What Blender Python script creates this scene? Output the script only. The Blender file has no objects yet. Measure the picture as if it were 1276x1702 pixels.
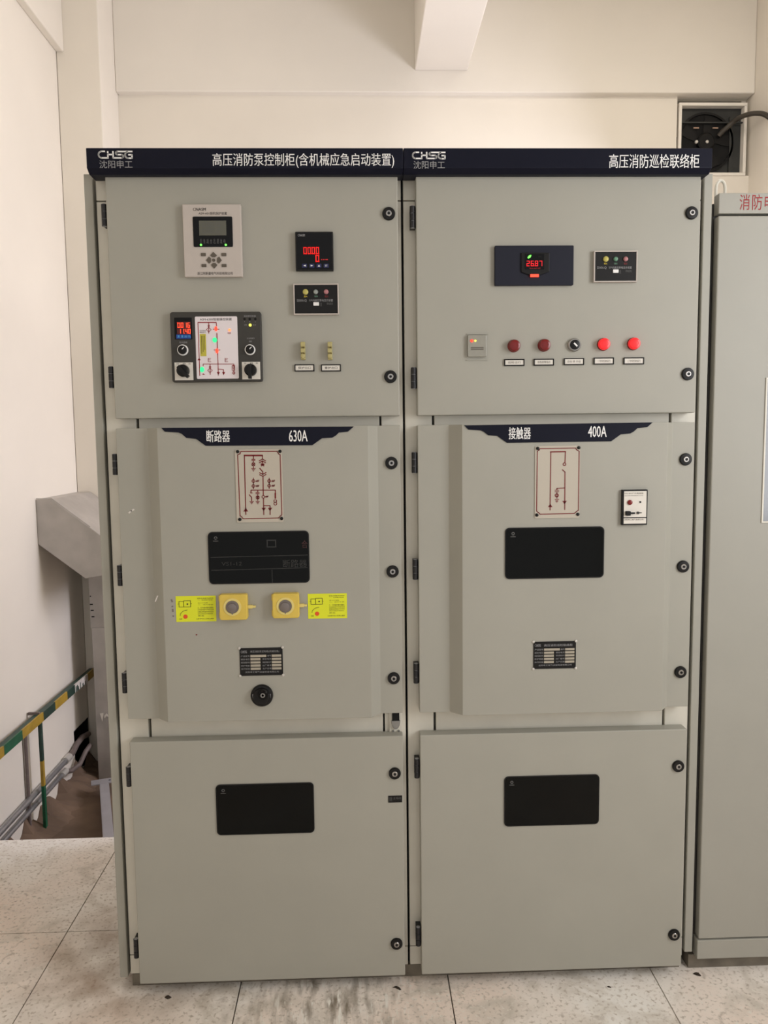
import bpy, bmesh, math, random
from mathutils import Vector, Matrix
random.seed(7)
SC = bpy.context.scene
COL = SC.collection
# ------------------------------------------------------------------ camera
F_PX, PITCH, YAW, ROLL = 1278.0, .092, .0319, -.0117
CAM = Vector((.6972, -2.0678, 1.56))
_fw = Vector((math.sin(YAW)*math.cos(PITCH), math.cos(YAW)*math.cos(PITCH), -math.sin(PITCH)))
_r0 = Vector((math.cos(YAW), -math.sin(YAW), 0)); _u0 = _r0.cross(_fw)
_rt = _r0*math.cos(ROLL) + _u0*math.sin(ROLL); _up = _u0*math.cos(ROLL) - _r0*math.sin(ROLL)
cd = bpy.data.cameras.new('camera'); co = bpy.data.objects.new('camera', cd); COL.objects.link(co)
cd.sensor_fit = 'VERTICAL'; cd.sensor_height = 24; cd.sensor_width = 18; cd.lens = 24*F_PX/1702; cd.clip_start = .05
m = Matrix((_rt, _up, -_fw)).transposed().to_4x4(); m.translation = CAM; co.matrix_world = m
SC.camera = co
# ------------------------------------------------------------------ light
w = bpy.data.worlds.new('world'); SC.world = w; w.use_nodes = True
w.node_tree.nodes['Background'].inputs[0].default_value = (1.0, .98, .96, 1)
w.node_tree.nodes['Background'].inputs[1].default_value = .80
def area(name, loc, target, sx, sy, power, col):
    d = bpy.data.lights.new(name, 'AREA'); d.shape = 'RECTANGLE'; d.size = sx; d.size_y = sy
    d.energy = power; d.color = col
    o = bpy.data.objects.new(name, d); COL.objects.link(o); o.location = loc
    o.rotation_euler = (Vector(target)-Vector(loc)).to_track_quat('-Z', 'Y').to_euler()
    return o
area('window_daylight', (2.93, -1.3, 1.9), (-.6, .2, 1.4), 1.3, 1.6, 57, (.97, .98, 1.0))
area('rear_window_daylight', (2.95, 1.7, 1.75), (-.85, 1.4, .0), .9, 2.2, 112, (.90, .88, 1.0))
for lx, ly, pw in ((.15, .6, 8), (2.15, .6, 23)):
    area('ceiling_tube_lamp', (lx, ly, 4.12), (lx, ly, 0), 1.3, .3, pw, (1.0, .94, .85))
SC.view_settings.view_transform = 'Standard'; SC.view_settings.look = 'None'
SC.view_settings.exposure = 0.0; SC.view_settings.gamma = 1; SC.view_settings.use_curve_mapping = False

# ------------------------------------------------------------------ helpers
def P(u, v, Y=0.0):
    "metric X, Z of a photograph point on the vertical plane at depth Y"
    d = _rt*((u-638)/F_PX) + _up*((851-v)/F_PX) + _fw
    t = (Y-CAM.y)/d.y
    q = CAM + d*t
    return q.x, q.z
def R(u0, v0, u1, v1, Y=0.0):
    um, vm = (u0+u1)/2, (v0+v1)/2
    return P(u0, vm, Y)[0], P(u1, vm, Y)[0], P(um, v1, Y)[1], P(um, v0, Y)[1]
def lin(c):
    c = c/255
    return c/12.92 if c <= .04045 else ((c+.055)/1.055)**2.4
def mat(name, rgb, rough=.5, metal=0, emit=0, var=0.0, scale=8, bump=0, bscale=200, spec=.5, trans=0, rvar=0):
    M = bpy.data.materials.new(name); M.use_nodes = True
    nt = M.node_tree; b = nt.nodes['Principled BSDF']
    col = (lin(rgb[0]), lin(rgb[1]), lin(rgb[2]), 1)
    b.inputs['Base Color'].default_value = col
    b.inputs['Roughness'].default_value = rough; b.inputs['Metallic'].default_value = metal
    b.inputs['Specular IOR Level'].default_value = spec
    if emit:
        b.inputs['Emission Color'].default_value = col; b.inputs['Emission Strength'].default_value = emit
    if trans: b.inputs['Transmission Weight'].default_value = trans
    if var or bump:
        tc = nt.nodes.new('ShaderNodeTexCoord')
    if var:
        n = nt.nodes.new('ShaderNodeTexNoise'); n.inputs['Scale'].default_value = scale; n.inputs['Detail'].default_value = 5
        geo = nt.nodes.new('ShaderNodeNewGeometry'); nt.links.new(geo.outputs['Position'], n.inputs['Vector'])
        cr = nt.nodes.new('ShaderNodeValToRGB')
        cr.color_ramp.elements[0].position = .3; cr.color_ramp.elements[1].position = .7
        cr.color_ramp.elements[0].color = tuple(max(0, c*(1-var)) for c in col[:3])+(1,)
        cr.color_ramp.elements[1].color = tuple(min(1, c*(1+var)) for c in col[:3])+(1,)
        nt.links.new(n.outputs['Fac'], cr.inputs['Fac']); nt.links.new(cr.outputs['Color'], b.inputs['Base Color'])
    if bump:
        n2 = nt.nodes.new('ShaderNodeTexNoise'); n2.inputs['Scale'].default_value = bscale; n2.inputs['Detail'].default_value = 3
        nt.links.new(tc.outputs['Object'], n2.inputs['Vector'])
        bp = nt.nodes.new('ShaderNodeBump'); bp.inputs['Strength'].default_value = bump; bp.inputs['Distance'].default_value = .002
        nt.links.new(n2.outputs['Fac'], bp.inputs['Height']); nt.links.new(bp.outputs['Normal'], b.inputs['Normal'])
    return M
WP = {}      # world position of every object's origin
def WO(o): return WP[o.name]
def empty(name, loc, label=None, cat=None, group=None, parent=None):
    o = bpy.data.objects.new(name, None); COL.objects.link(o); o.empty_display_size = .05
    o.location = Vector(loc) - (WO(parent) if parent else Vector()); o.parent = parent
    WP[o.name] = Vector(loc)
    if label: o['label'] = label
    if cat: o['category'] = cat
    if group: o['group'] = group
    return o
class MB:
    def __init__(s): s.v = []; s.f = []
    def add(s, vs, fs):
        n = len(s.v); s.v += [tuple(p) for p in vs]; s.f += [tuple(i+n for i in f) for f in fs]; return s
    def box(s, x0, x1, y0, y1, z0, z1):
        vs = [(x, y, z) for x in (x0, x1) for y in (y0, y1) for z in (z0, z1)]
        return s.add(vs, [(0,1,3,2),(4,6,7,5),(0,4,5,1),(2,3,7,6),(0,2,6,4),(1,5,7,3)])
    def prism(s, pts, y0, y1):
        n = len(pts)
        a = sum(pts[i][0]*pts[(i+1)%n][1]-pts[(i+1)%n][0]*pts[i][1] for i in range(n))
        if a < 0: pts = pts[::-1]
        vs = [(x, y0, z) for x, z in pts]+[(x, y1, z) for x, z in pts]
        fs = [tuple(range(n)), tuple(range(2*n-1, n-1, -1))]+[((i+1)%n, i, n+i, n+(i+1)%n) for i in range(n)]
        return s.add(vs, fs)
    def zprism(s, pts, z0, z1):       # polygon in XY extruded along Z
        n = len(pts)
        a = sum(pts[i][0]*pts[(i+1)%n][1]-pts[(i+1)%n][0]*pts[i][1] for i in range(n))
        if a < 0: pts = pts[::-1]
        vs = [(x, y, z0) for x, y in pts]+[(x, y, z1) for x, y in pts]
        fs = [tuple(range(n-1, -1, -1)), tuple(range(n, 2*n))]+[(i, (i+1)%n, n+(i+1)%n, n+i) for i in range(n)]
        return s.add(vs, fs)
    def xprism(s, pts, x0, x1):       # polygon in YZ extruded along X
        n = len(pts)
        a = sum(pts[i][0]*pts[(i+1)%n][1]-pts[(i+1)%n][0]*pts[i][1] for i in range(n))
        if a < 0: pts = pts[::-1]
        vs = [(x0, y, z) for y, z in pts]+[(x1, y, z) for y, z in pts]
        fs = [tuple(range(n-1, -1, -1)), tuple(range(n, 2*n))]+[(i, (i+1)%n, n+(i+1)%n, n+i) for i in range(n)]
        return s.add(vs, fs)
    def rrect(s, x0, x1, z0, z1, r, y0, y1, n=4):
        pts = []
        for cx, cz, a0 in ((x1-r, z0+r, -90), (x1-r, z1-r, 0), (x0+r, z1-r, 90), (x0+r, z0+r, 180)):
            for k in range(n+1):
                a = math.radians(a0+90*k/n); pts.append((cx+r*math.cos(a), cz+r*math.sin(a)))
        return s.prism(pts, y0, y1)
    def cyl(s, cx, cz, r, y0, y1, n=20):
        return s.prism([(cx+r*math.cos(2*math.pi*k/n), cz+r*math.sin(2*math.pi*k/n)) for k in range(n)], y0, y1)
    def lathe(s, cx, cz, prof, n=24):   # profile [(r, y)] from the back to the front centre, axis along Y
        vs = []; fs = []
        for r, y in prof:
            for k in range(n):
                a = 2*math.pi*k/n; vs.append((cx+r*math.cos(a), y, cz+r*math.sin(a)))
        m_ = len(prof)
        for j in range(m_-1):
            for k in range(n):
                fs.append((j*n+k, (j+1)*n+k, (j+1)*n+(k+1)%n, j*n+(k+1)%n))
        fs.append(tuple(range((m_-1)*n, m_*n))[::-1]); fs.append(tuple(range(n)))
        return s.add(vs, fs)
    def ring(s, cx, cz, r0, r1, y0, y1, n=28):
        vs = []; fs = []
        for r, y in ((r0, y0), (r1, y0), (r1, y1), (r0, y1)):
            for k in range(n):
                a = 2*math.pi*k/n; vs.append((cx+r*math.cos(a), y, cz+r*math.sin(a)))
        for j in range(4):
            for k in range(n):
                fs.append((j*n+k, ((j+1)%4)*n+k, ((j+1)%4)*n+(k+1)%n, j*n+(k+1)%n))
        return s.add(vs, fs)
    def frame(s, x0, x1, z0, z1, t, y0, y1):
        s.box(x0, x1, y0, y1, z1-t, z1); s.box(x0, x1, y0, y1, z0, z0+t)
        s.box(x0, x0+t, y0, y1, z0+t, z1-t); return s.box(x1-t, x1, y0, y1, z0+t, z1-t)
    def stroke(s, pts, w, y, close=False, t=.0004, joint=True):
        if close: pts = list(pts)+[pts[0]]
        for (ax, az), (bx, bz) in zip(pts, pts[1:]):
            dx, dz = bx-ax, bz-az; L = math.hypot(dx, dz)
            if L < 1e-7: continue
            nx, nz = -dz/L*w/2, dx/L*w/2
            s.prism([(ax+nx, az+nz), (bx+nx, bz+nz), (bx-nx, bz-nz), (ax-nx, az-nz)], y-t, y)
        if joint:
            for x, z in pts[1:-1]: s.cyl(x, z, w/2, y-t, y, 8)
        return s
    def circ(s, cx, cz, r, w, y, n=14):
        return s.ring(cx, cz, r-w/2, r+w/2, y-.0004, y, n)
    def tube(s, path, r, n=10):
        path = [Vector(p) for p in path]; vs = []; fs = []; up = None
        for i, p in enumerate(path):
            t = (path[min(i+1, len(path)-1)]-path[max(i-1, 0)]).normalized()
            if up is None:
                up = t.orthogonal().normalized()
            up = (up - t*up.dot(t)).normalized(); sd = t.cross(up)
            for k in range(n):
                a = 2*math.pi*k/n; vs.append(p+up*(r*math.cos(a))+sd*(r*math.sin(a)))
        for j in range(len(path)-1):
            for k in range(n):
                fs.append((j*n+k, j*n+(k+1)%n, (j+1)*n+(k+1)%n, (j+1)*n+k))
        fs.append(tuple(range(n))[::-1]); fs.append(tuple(range((len(path)-1)*n, len(path)*n)))
        return s.add(vs, fs)
    def bar(s, a, b, wv, hv):          # box along a-b with half extents as vectors
        a, b, wv, hv = map(Vector, (a, b, wv, hv))
        vs = [p+i*wv+j*hv for p in (a, b) for i in (-1, 1) for j in (-1, 1)]
        return s.add(vs, [(0,1,3,2),(4,6,7,5),(0,4,5,1),(2,3,7,6),(0,2,6,4),(1,5,7,3)])
    def build(s, name, material, parent=None, bevel=0, smooth=False, seg=2):
        c = Vector([(min(p[i] for p in s.v)+max(p[i] for p in s.v))/2 for i in range(3)])
        me = bpy.data.meshes.new(name)
        me.from_pydata([tuple(Vector(p)-c) for p in s.v], [], s.f); me.update()
        bm = bmesh.new(); bm.from_mesh(me); bmesh.ops.recalc_face_normals(bm, faces=bm.faces); bm.to_mesh(me); bm.free()
        me.materials.append(material)
        if smooth:
            for p in me.polygons: p.use_smooth = True
            me.set_sharp_from_angle(angle=math.radians(35))
        o = bpy.data.objects.new(name, me); COL.objects.link(o)
        o.parent = parent; o.location = c-(WO(parent) if parent else Vector()); WP[o.name] = c
        if bevel:
            b = o.modifiers.new('bevel', 'BEVEL'); b.width = bevel; b.segments = seg; b.limit_method = 'ANGLE'
        return o
def dup(src, parent, wpos):
    o = src.copy(); COL.objects.link(o); o.parent = parent
    o.location = Vector(wpos)-(WO(parent) if parent else Vector()); WP[o.name] = Vector(wpos); return o
def tag(o, label=None, cat=None, group=None, kind=None):
    if label: o['label'] = label
    if cat: o['category'] = cat
    if group: o['group'] = group
    if kind: o['kind'] = kind
    return o
DG = bpy.context.evaluated_depsgraph_get
_tc = {}
def text_mesh(s, bold):
    key = (s, bold)
    if key not in _tc:
        cu = bpy.data.curves.new('lettering', 'FONT'); cu.body = s; cu.resolution_u = 2; cu.offset = bold; cu.size = 1
        o = bpy.data.objects.new('lettering_source', cu); COL.objects.link(o)
        dg = DG(); dg.update()
        me = bpy.data.meshes.new_from_object(o.evaluated_get(dg))
        _tc[key] = ([tuple(v.co) for v in me.vertices], [tuple(p.vertices) for p in me.polygons])
        bpy.data.objects.remove(o); bpy.data.curves.remove(cu); bpy.data.meshes.remove(me)
    return _tc[key]
def text_into(mb, s, x0, x1, z0, z1, Y, bold=0.0):
    vs, fs = text_mesh(s, 0.0)
    if not vs: return mb
    if bold:
        e = bold*(z1-z0)*1.6
        text_into(mb, s, x0+e, x1, z0, z1, Y-.00005); x1 -= e
    a0, a1 = min(v[0] for v in vs), max(v[0] for v in vs); b0, b1 = min(v[1] for v in vs), max(v[1] for v in vs)
    return mb.add([(x0+(v[0]-a0)/(a1-a0)*(x1-x0), Y, z0+(v[1]-b0)/(b1-b0)*(z1-z0)) for v in vs], fs)
def text(s, rect, Y, material, parent, name='lettering', bold=0.0):
    mb = MB(); text_into(mb, s, *rect, Y, bold)
    return flatbuild(mb, name, material, parent)
def flatbuild(mb, name, material, parent):
    c = Vector([(min(p[i] for p in mb.v)+max(p[i] for p in mb.v))/2 for i in range(3)])
    me = bpy.data.meshes.new(name); me.from_pydata([tuple(Vector(p)-c) for p in mb.v], [], mb.f); me.update()
    me.materials.append(material)
    o = bpy.data.objects.new(name, me); COL.objects.link(o); o.parent = parent
    o.location = c-(WO(parent) if parent else Vector()); WP[o.name] = c
    return o
SEG = {'0':'abcdef','1':'bc','2':'abged','3':'abgcd','4':'fgbc','5':'afgcd','6':'afgedc','7':'abc','8':'abcdefg','9':'abcdfg'}
def seven(mb, s, x0, x1, z0, z1, Y):
    n = len(s.replace('.', '')); cw = (x1-x0)/n; h = z1-z0; k = 0; t = cw*.13
    for ch in s:
        if ch == '.':
            mb.box(x0+k*cw-t*.9, x0+k*cw-t*.1, Y-.0004, Y, z0, z0+t); continue
        a, b = x0+k*cw+cw*.05, x0+(k+1)*cw-cw*.25; mid = (z0+z1)/2
        S = {'a':(a,b,z1-t,z1),'d':(a,b,z0,z0+t),'g':(a,b,mid-t/2,mid+t/2),'f':(a,a+t,mid,z1),'b':(b-t,b,mid,z1),'e':(a,a+t,z0,mid),'c':(b-t,b,z0,mid)}
        for q in SEG[ch]: mb.box(S[q][0], S[q][1], Y-.0004, Y, S[q][2], S[q][3])
        k += 1
    return mb

# ------------------------------------------------------------------ materials
M = {}
M['paint'] = mat('grey_powder_paint', (165, 163, 153), .5, var=.025, scale=5, bump=.06, bscale=900)
M['paint2'] = mat('grey_cabinet_paint', (161, 159, 150), .5, var=.025, scale=5, bump=.06, bscale=900)
M['galv_inner'] = mat('frame_steel', (216, 212, 200), .45, var=.04, scale=12)
M['navy'] = mat('navy_enamel', (18, 20, 35), .45, var=.06, scale=6, spec=.15)
M['white_ink'] = mat('white_print', (240, 239, 238), .6)
M['slate'] = mat('slate_blue_black_plastic', (33, 35, 47), .5, spec=.2)
M['grey_ink'] = mat('silver_print', (150, 150, 152), .6)
M['dim_ink'] = mat('grey_print', (92, 92, 92), .6)
M['black'] = mat('black_plastic', (15, 14, 15), .42, var=.05, spec=.3)
M['black_gloss'] = mat('black_gloss_face', (8, 8, 10), .16, spec=.2)
M['dark_grey'] = mat('dark_grey_plastic', (52, 50, 46), .5, var=.04)
M['hinge'] = mat('hinge_black', (22, 22, 26), .4)
M['chrome'] = mat('chrome', (176, 174, 172), .32, 1)
M['steel'] = mat('brushed_steel', (150, 150, 148), .38, .9, var=.08, scale=30)
M['white_plastic'] = mat('off_white_plastic', (192, 183, 176), .45)
M['white_panel'] = mat('white_printed_panel', (232, 224, 228), .5)
M['paper'] = mat('white_paper', (226, 221, 212), .7)
M['lcd'] = mat('grey_liquid_crystal', (88, 88, 78), .3, emit=.05)
M['key'] = mat('grey_membrane_key', (92, 84, 74), .6)
M['text_dark'] = mat('dark_print', (38, 34, 34), .6)
M['red_ink'] = mat('red_print', (150, 30, 36), .6)
M['maroon_ink'] = mat('maroon_print', (118, 26, 30), .6)
M['pink_plate'] = mat('pale_plate', (190, 182, 168), .4)
M['red_seg'] = mat('red_led_segment', (255, 28, 22), .4, emit=1.5)
M['red_seg_mid'] = mat('crimson_led_segment', (235, 26, 38), .4, emit=.8)
M['red_seg_dim'] = mat('dim_red_segment', (150, 16, 18), .4, emit=.6)
M['red_seg_hot'] = mat('orange_red_segment', (255, 70, 40), .4, emit=2.2)
M['red_back'] = mat('red_display_backing', (70, 3, 3), .4, emit=.25)
M['green_led'] = mat('green_led', (90, 255, 70), .4, emit=3)
M['mint_led'] = mat('mint_green_led', (50, 230, 140), .4, emit=.9)
M['yellow_led'] = mat('yellow_led', (240, 240, 80), .4, emit=2)
M['orange_led'] = mat('orange_led', (255, 110, 60), .4, emit=2.6)
M['red_led'] = mat('red_led', (255, 60, 40), .4, emit=2.0)
M['blue_strip'] = mat('blue_display_strip', (10, 45, 110), .4, emit=.5)
M['cyan_mark'] = mat('light_blue_mark', (70, 150, 190), .5, emit=.5)
M['blue_key'] = mat('blue_key', (26, 30, 78), .5)
M['lamp_yellow'] = mat('yellow_lamp_lens', (190, 180, 96), .3)
M['lamp_white'] = mat('clear_lamp_lens', (150, 156, 152), .3)
M['lamp_green'] = mat('green_lamp_lens', (96, 140, 116), .3)
M['lamp_pink'] = mat('pink_lamp_lens', (178, 120, 124), .3)
M['yellow_ink'] = mat('yellow_print', (214, 190, 50), .6)
M['cream'] = mat('cream_bakelite', (176, 166, 112), .45, var=.05, scale=40)
M['brass'] = mat('brass_screw', (110, 92, 44), .4, .7)
M['sticker'] = mat('yellow_sticker', (226, 232, 38), .55)
M['sticker2'] = mat('dull_yellow_sticker', (196, 186, 70), .6)
M['amber'] = mat('amber_plastic', (220, 192, 84), .35, var=.06, scale=30)
M['amber_pale'] = mat('pale_amber_plastic', (226, 208, 128), .35)
M['lock_grey'] = mat('grey_lock_metal', (128, 120, 116), .4, .5)
M['red_spot'] = mat('red_print_dot', (226, 84, 34), .6)
M['glass'] = mat('smoked_window_pane', (9, 10, 9), .10, spec=.14)
M['glass_line'] = mat('inner_panel_edge', (36, 37, 37), .5)
M['glass_red'] = mat('inner_red_mark', (62, 22, 24), .5)
M['button_dark'] = mat('unlit_red_lens', (120, 22, 22), .25)
M['button_lit'] = mat('lit_red_lens', (235, 36, 40), .3, emit=.55)
M['clear'] = mat('clear_grey_cover', (150, 148, 138), .25, var=.04, scale=60)
M['tarnish'] = mat('tarnished_silver_field', (172, 164, 148), .5, var=.08, scale=60)
M['void'] = mat('dark_gap', (6, 6, 6), .9)
M['dirt'] = mat('grimy_base_channel', (112, 105, 94), .8, var=.35, scale=14)

def plaster(name, rgb):
    Mx = mat(name, rgb, .85, var=.03, scale=1.6, bump=.12, bscale=60); return Mx
M['wall'] = plaster('cream_plaster', (236, 229, 217))
M['beam'] = plaster('white_plaster', (237, 231, 221))
# terrazzo floor: speckle + blotchy stains
def terrazzo():
    Mx = bpy.data.materials.new('terrazzo_tile'); Mx.use_nodes = True; nt = Mx.node_tree; b = nt.nodes['Principled BSDF']
    N = nt.nodes.new; L = nt.links.new
    geo = N('ShaderNodeNewGeometry')
    def noise(sc, det, lo, hi, dist=0):
        n = N('ShaderNodeTexNoise'); n.inputs['Scale'].default_value = sc; n.inputs['Detail'].default_value = det
        n.inputs['Distortion'].default_value = dist
        L(geo.outputs['Position'], n.inputs['Vector'])
        r = N('ShaderNodeMapRange'); r.inputs[1].default_value = lo; r.inputs[2].default_value = hi; L(n.outputs['Fac'], r.inputs[0]); return r.outputs[0]
    def mix(a, c, f):
        mx = N('ShaderNodeMix'); mx.data_type = 'RGBA'
        L(f, mx.inputs[0])
        if isinstance(a, tuple): mx.inputs[6].default_value = a
        else: L(a, mx.inputs[6])
        mx.inputs[7].default_value = c; return mx.outputs[2]
    rgb = lambda r, g, bb: (lin(r), lin(g), lin(bb), 1)
    c = mix(rgb(246, 242, 236), rgb(243, 228, 216), noise(1.7, 4, .4, .62))
    c = mix(c, rgb(212, 203, 191), noise(6, 8, .50, .72, 1.4))
    c = mix(c, rgb(192, 180, 167), noise(90, 4, .54, .70))
    c = mix(c, rgb(240, 234, 224), noise(75, 3, .58, .72))
    c = mix(c, rgb(168, 154, 140), noise(22, 8, .63, .80, 1.0))
    def streak(loc, rad, lo, hi, sc):
        mp = N('ShaderNodeMapping'); mp.inputs['Scale'].default_value = sc; L(geo.outputs['Position'], mp.inputs['Vector'])
        n = N('ShaderNodeTexNoise'); n.inputs['Scale'].default_value = 1; n.inputs['Detail'].default_value = 6; L(mp.outputs[0], n.inputs['Vector'])
        r1 = N('ShaderNodeMapRange'); r1.inputs[1].default_value = lo; r1.inputs[2].default_value = hi; L(n.outputs['Fac'], r1.inputs[0])
        d = N('ShaderNodeVectorMath'); d.operation = 'DISTANCE'; d.inputs[1].default_value = loc; L(geo.outputs['Position'], d.inputs[0])
        r2 = N('ShaderNodeMapRange'); r2.inputs[1].default_value = rad; r2.inputs[2].default_value = rad*.35; L(d.outputs['Value'], r2.inputs[0])
        mu = N('ShaderNodeMath'); mu.operation = 'MULTIPLY'; L(r1.outputs[0], mu.inputs[0]); L(r2.outputs[0], mu.inputs[1]); return mu.outputs[0]
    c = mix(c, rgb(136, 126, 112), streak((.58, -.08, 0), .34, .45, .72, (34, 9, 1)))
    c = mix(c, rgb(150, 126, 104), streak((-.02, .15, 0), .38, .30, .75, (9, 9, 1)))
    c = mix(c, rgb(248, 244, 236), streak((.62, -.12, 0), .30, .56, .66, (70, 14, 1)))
    L(c, b.inputs['Base Color']); b.inputs['Roughness'].default_value = .55
    bp = N('ShaderNodeBump'); bp.inputs['Strength'].default_value = .15; bp.inputs['Distance'].default_value = .002
    n = N('ShaderNodeTexNoise'); n.inputs['Scale'].default_value = 90; L(geo.outputs['Position'], n.inputs['Vector'])
    L(n.outputs['Fac'], bp.inputs['Height']); L(bp.outputs['Normal'], b.inputs['Normal'])
    return Mx
M['tile'] = terrazzo()
M['joint'] = mat('dark_tile_joint', (74, 66, 58), .9)
M['screed'] = mat('bare_brown_concrete', (112, 92, 76), .9, var=.3, scale=5, bump=.5, bscale=40)
M['galv'] = mat('galvanised_sheet', (178, 173, 168), .40, .3, var=.12, scale=9, bump=.1, bscale=50)
M['wall_tube'] = mat('galvanised_conduit', (165, 165, 168), .35, .7, var=.1, scale=20)
M['hose'] = mat('grey_flexible_hose', (112, 100, 96), .6, var=.2, scale=30)
M['tape_green'] = mat('dark_green_tape', (18, 92, 62), .4, var=.2, scale=25)
M['tape_dark'] = mat('faded_green_tape', (34, 62, 54), .45, var=.3, scale=30)
M['tape_yellow'] = mat('mustard_tape', (172, 140, 46), .45, var=.15, scale=25)
M['tape_white'] = mat('bare_white_paint', (222, 216, 210), .5, var=.1, scale=60)
M['cable'] = mat('dark_rubber_cable', (62, 56, 48), .5)
M['fan_plate'] = mat('dark_grey_fan_plate', (56, 57, 56), .5, .1, var=.1, spec=.3)
M['fan_black'] = mat('black_fan_metal', (14, 14, 15), .45, 0, spec=.25)
M['brick_light'] = mat('pale_orange_wall_beyond', (226, 186, 160), .8)
M['bolt'] = mat('bright_bolt_head', (206, 202, 196), .35, .3)
M['debris'] = mat('dark_debris', (48, 38, 28), .8)
M['zinc'] = mat('zinc_strut', (190, 188, 194), .4, .5, var=.06, scale=12)

# ------------------------------------------------------------------ the room
XL, XR, YB = -.85, 2.99, 2.5
PIT = -.25
# floor slab with tiles
fl = MB(); fl.box(XL, XR, -5, .898, -.3, -.012); fl.box(0.0, XR, .898, YB, -.3, -.012)
floor = tag(fl.build('floor', M['joint']), kind='structure')
xs = [XL, -.262, .334, .935, 1.534, 2.134, 2.734, XR]; ys = [-4.5, -3.896, -3.296, -2.696, -2.096, -1.496, -.896, -.296, .304, .902]
J = .0018
tiles = {}
for i in range(len(xs)-1):
    for j in range(len(ys)-1):
        x0, x1, y0, y1 = xs[i]+J, xs[i+1]-J, ys[j]+J, ys[j+1]-J
        k = (round(x1-x0, 3), round(y1-y0, 3)); c = ((x0+x1)/2, (y0+y1)/2, -.006)
        if k in tiles: dup(tiles[k], floor, c)
        else: tiles[k] = MB().box(x0, x1, y0, y1, -.012, 0).build('floor_tile', M['tile'], floor)
ft = MB().box(0.0, XR, .906, YB, -.012, 0).build('floor_screed', M['screed'], floor)
tag(MB().box(XL, 0.0, .9, 2.2, PIT-.05, PIT).build('floor_pit', M['screed']), kind='structure')
mb = MB(); n = 44; rows = []
for k in range(n+1):
    y = .905+(2.19-.905)*k/n; a = random.random(); b = random.random()
    rows.append([(XL-.0005, y, PIT-.01), (XL+.001, y, PIT+.05+.05*a+.03*math.sin(k*.9)), (XL+.03+.02*b, y, PIT+.025+.025*a), (XL+.085+.05*b, y, PIT+.004), (XL+.12+.05*b, y, PIT-.01)])
mb.add([p for r_ in rows for p in r_], [(k*5+c, k*5+c+1, (k+1)*5+c+1, (k+1)*5+c) for k in range(n) for c in range(4)])
fil = mb.build('floor_mortar', M['screed'], None); tag(fil, kind='structure')
# walls
wl = MB()
HY0, HY1, HZ = 1.98, 2.2, .03        # ragged opening low in the left wall
wl.box(XL-.2, XL, -5, HY0, PIT-.05, 4.2); wl.box(XL-.2, XL, HY0, 2.2, HZ, 4.2); wl.box(XL-.2, XL-.002, 2.2, 2.7, PIT-.05, 4.2); wl.box(XL-.2, XL, HY0, 2.2, PIT-.05, PIT)
tag(wl.build('wall_left', M['wall']), kind='structure')
tag(MB().box(XL-.2, XL-.14, HY0, HY1, PIT, HZ).box(XL-.14, XL-.001, HY1-.012, HY1-.001, PIT, HZ).box(XL-.14, XL-.003, HY0, HY1, HZ-.01, HZ-.001).build('wall_recess', M['void']), kind='structure')  # black lining paints in the shade inside the opening
wb = MB(); wb.box(XL-.2, 2.56, YB, YB+.2, PIT-.05, 3.515); wb.box(2.56, XR+.2, YB, YB+.2, PIT-.05, 3.075)
wb.box(2.56, XR+.2, YB+.10, YB+.2, 3.075, 3.515); wb.box(XL-.2, XR+.2, YB+.05, YB+.2, 3.515, 4.2)
wb.box(2.965, XR+.2, YB+.06, YB+.2, 3.075, 3.515)
tag(wb.build('wall_back', M['wall']), kind='structure')
tag(MB().box(XR, XR+.2, -5, YB+.2, -.3, 4.2).build('wall_right', M['wall']), kind='structure')
tag(MB().box(XL, -.625, 2.2, YB, PIT-.05, 4.2).build('wall_column', M['wall'], bevel=.006), kind='structure')
tag(MB().box(XL-.2, XR+.2, -5, YB+.2, 4.2, 4.3).build('ceiling', M['beam']), kind='structure')
tag(MB().box(-.625, XR, YB-.045, YB+.05, 3.515, 4.2).build('trim_1', M['beam'], bevel=.006), kind='structure')
tag(MB().box(1.043, 1.341, -5, YB-.045, 3.632, 4.2).build('trim_2', M['beam'], bevel=.006), kind='structure')
tag(MB().box(XL, XL+.042, -5, 2.2, 3.6, 4.2).build('trim_3', M['wall'], bevel=.006), kind='structure')

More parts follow.
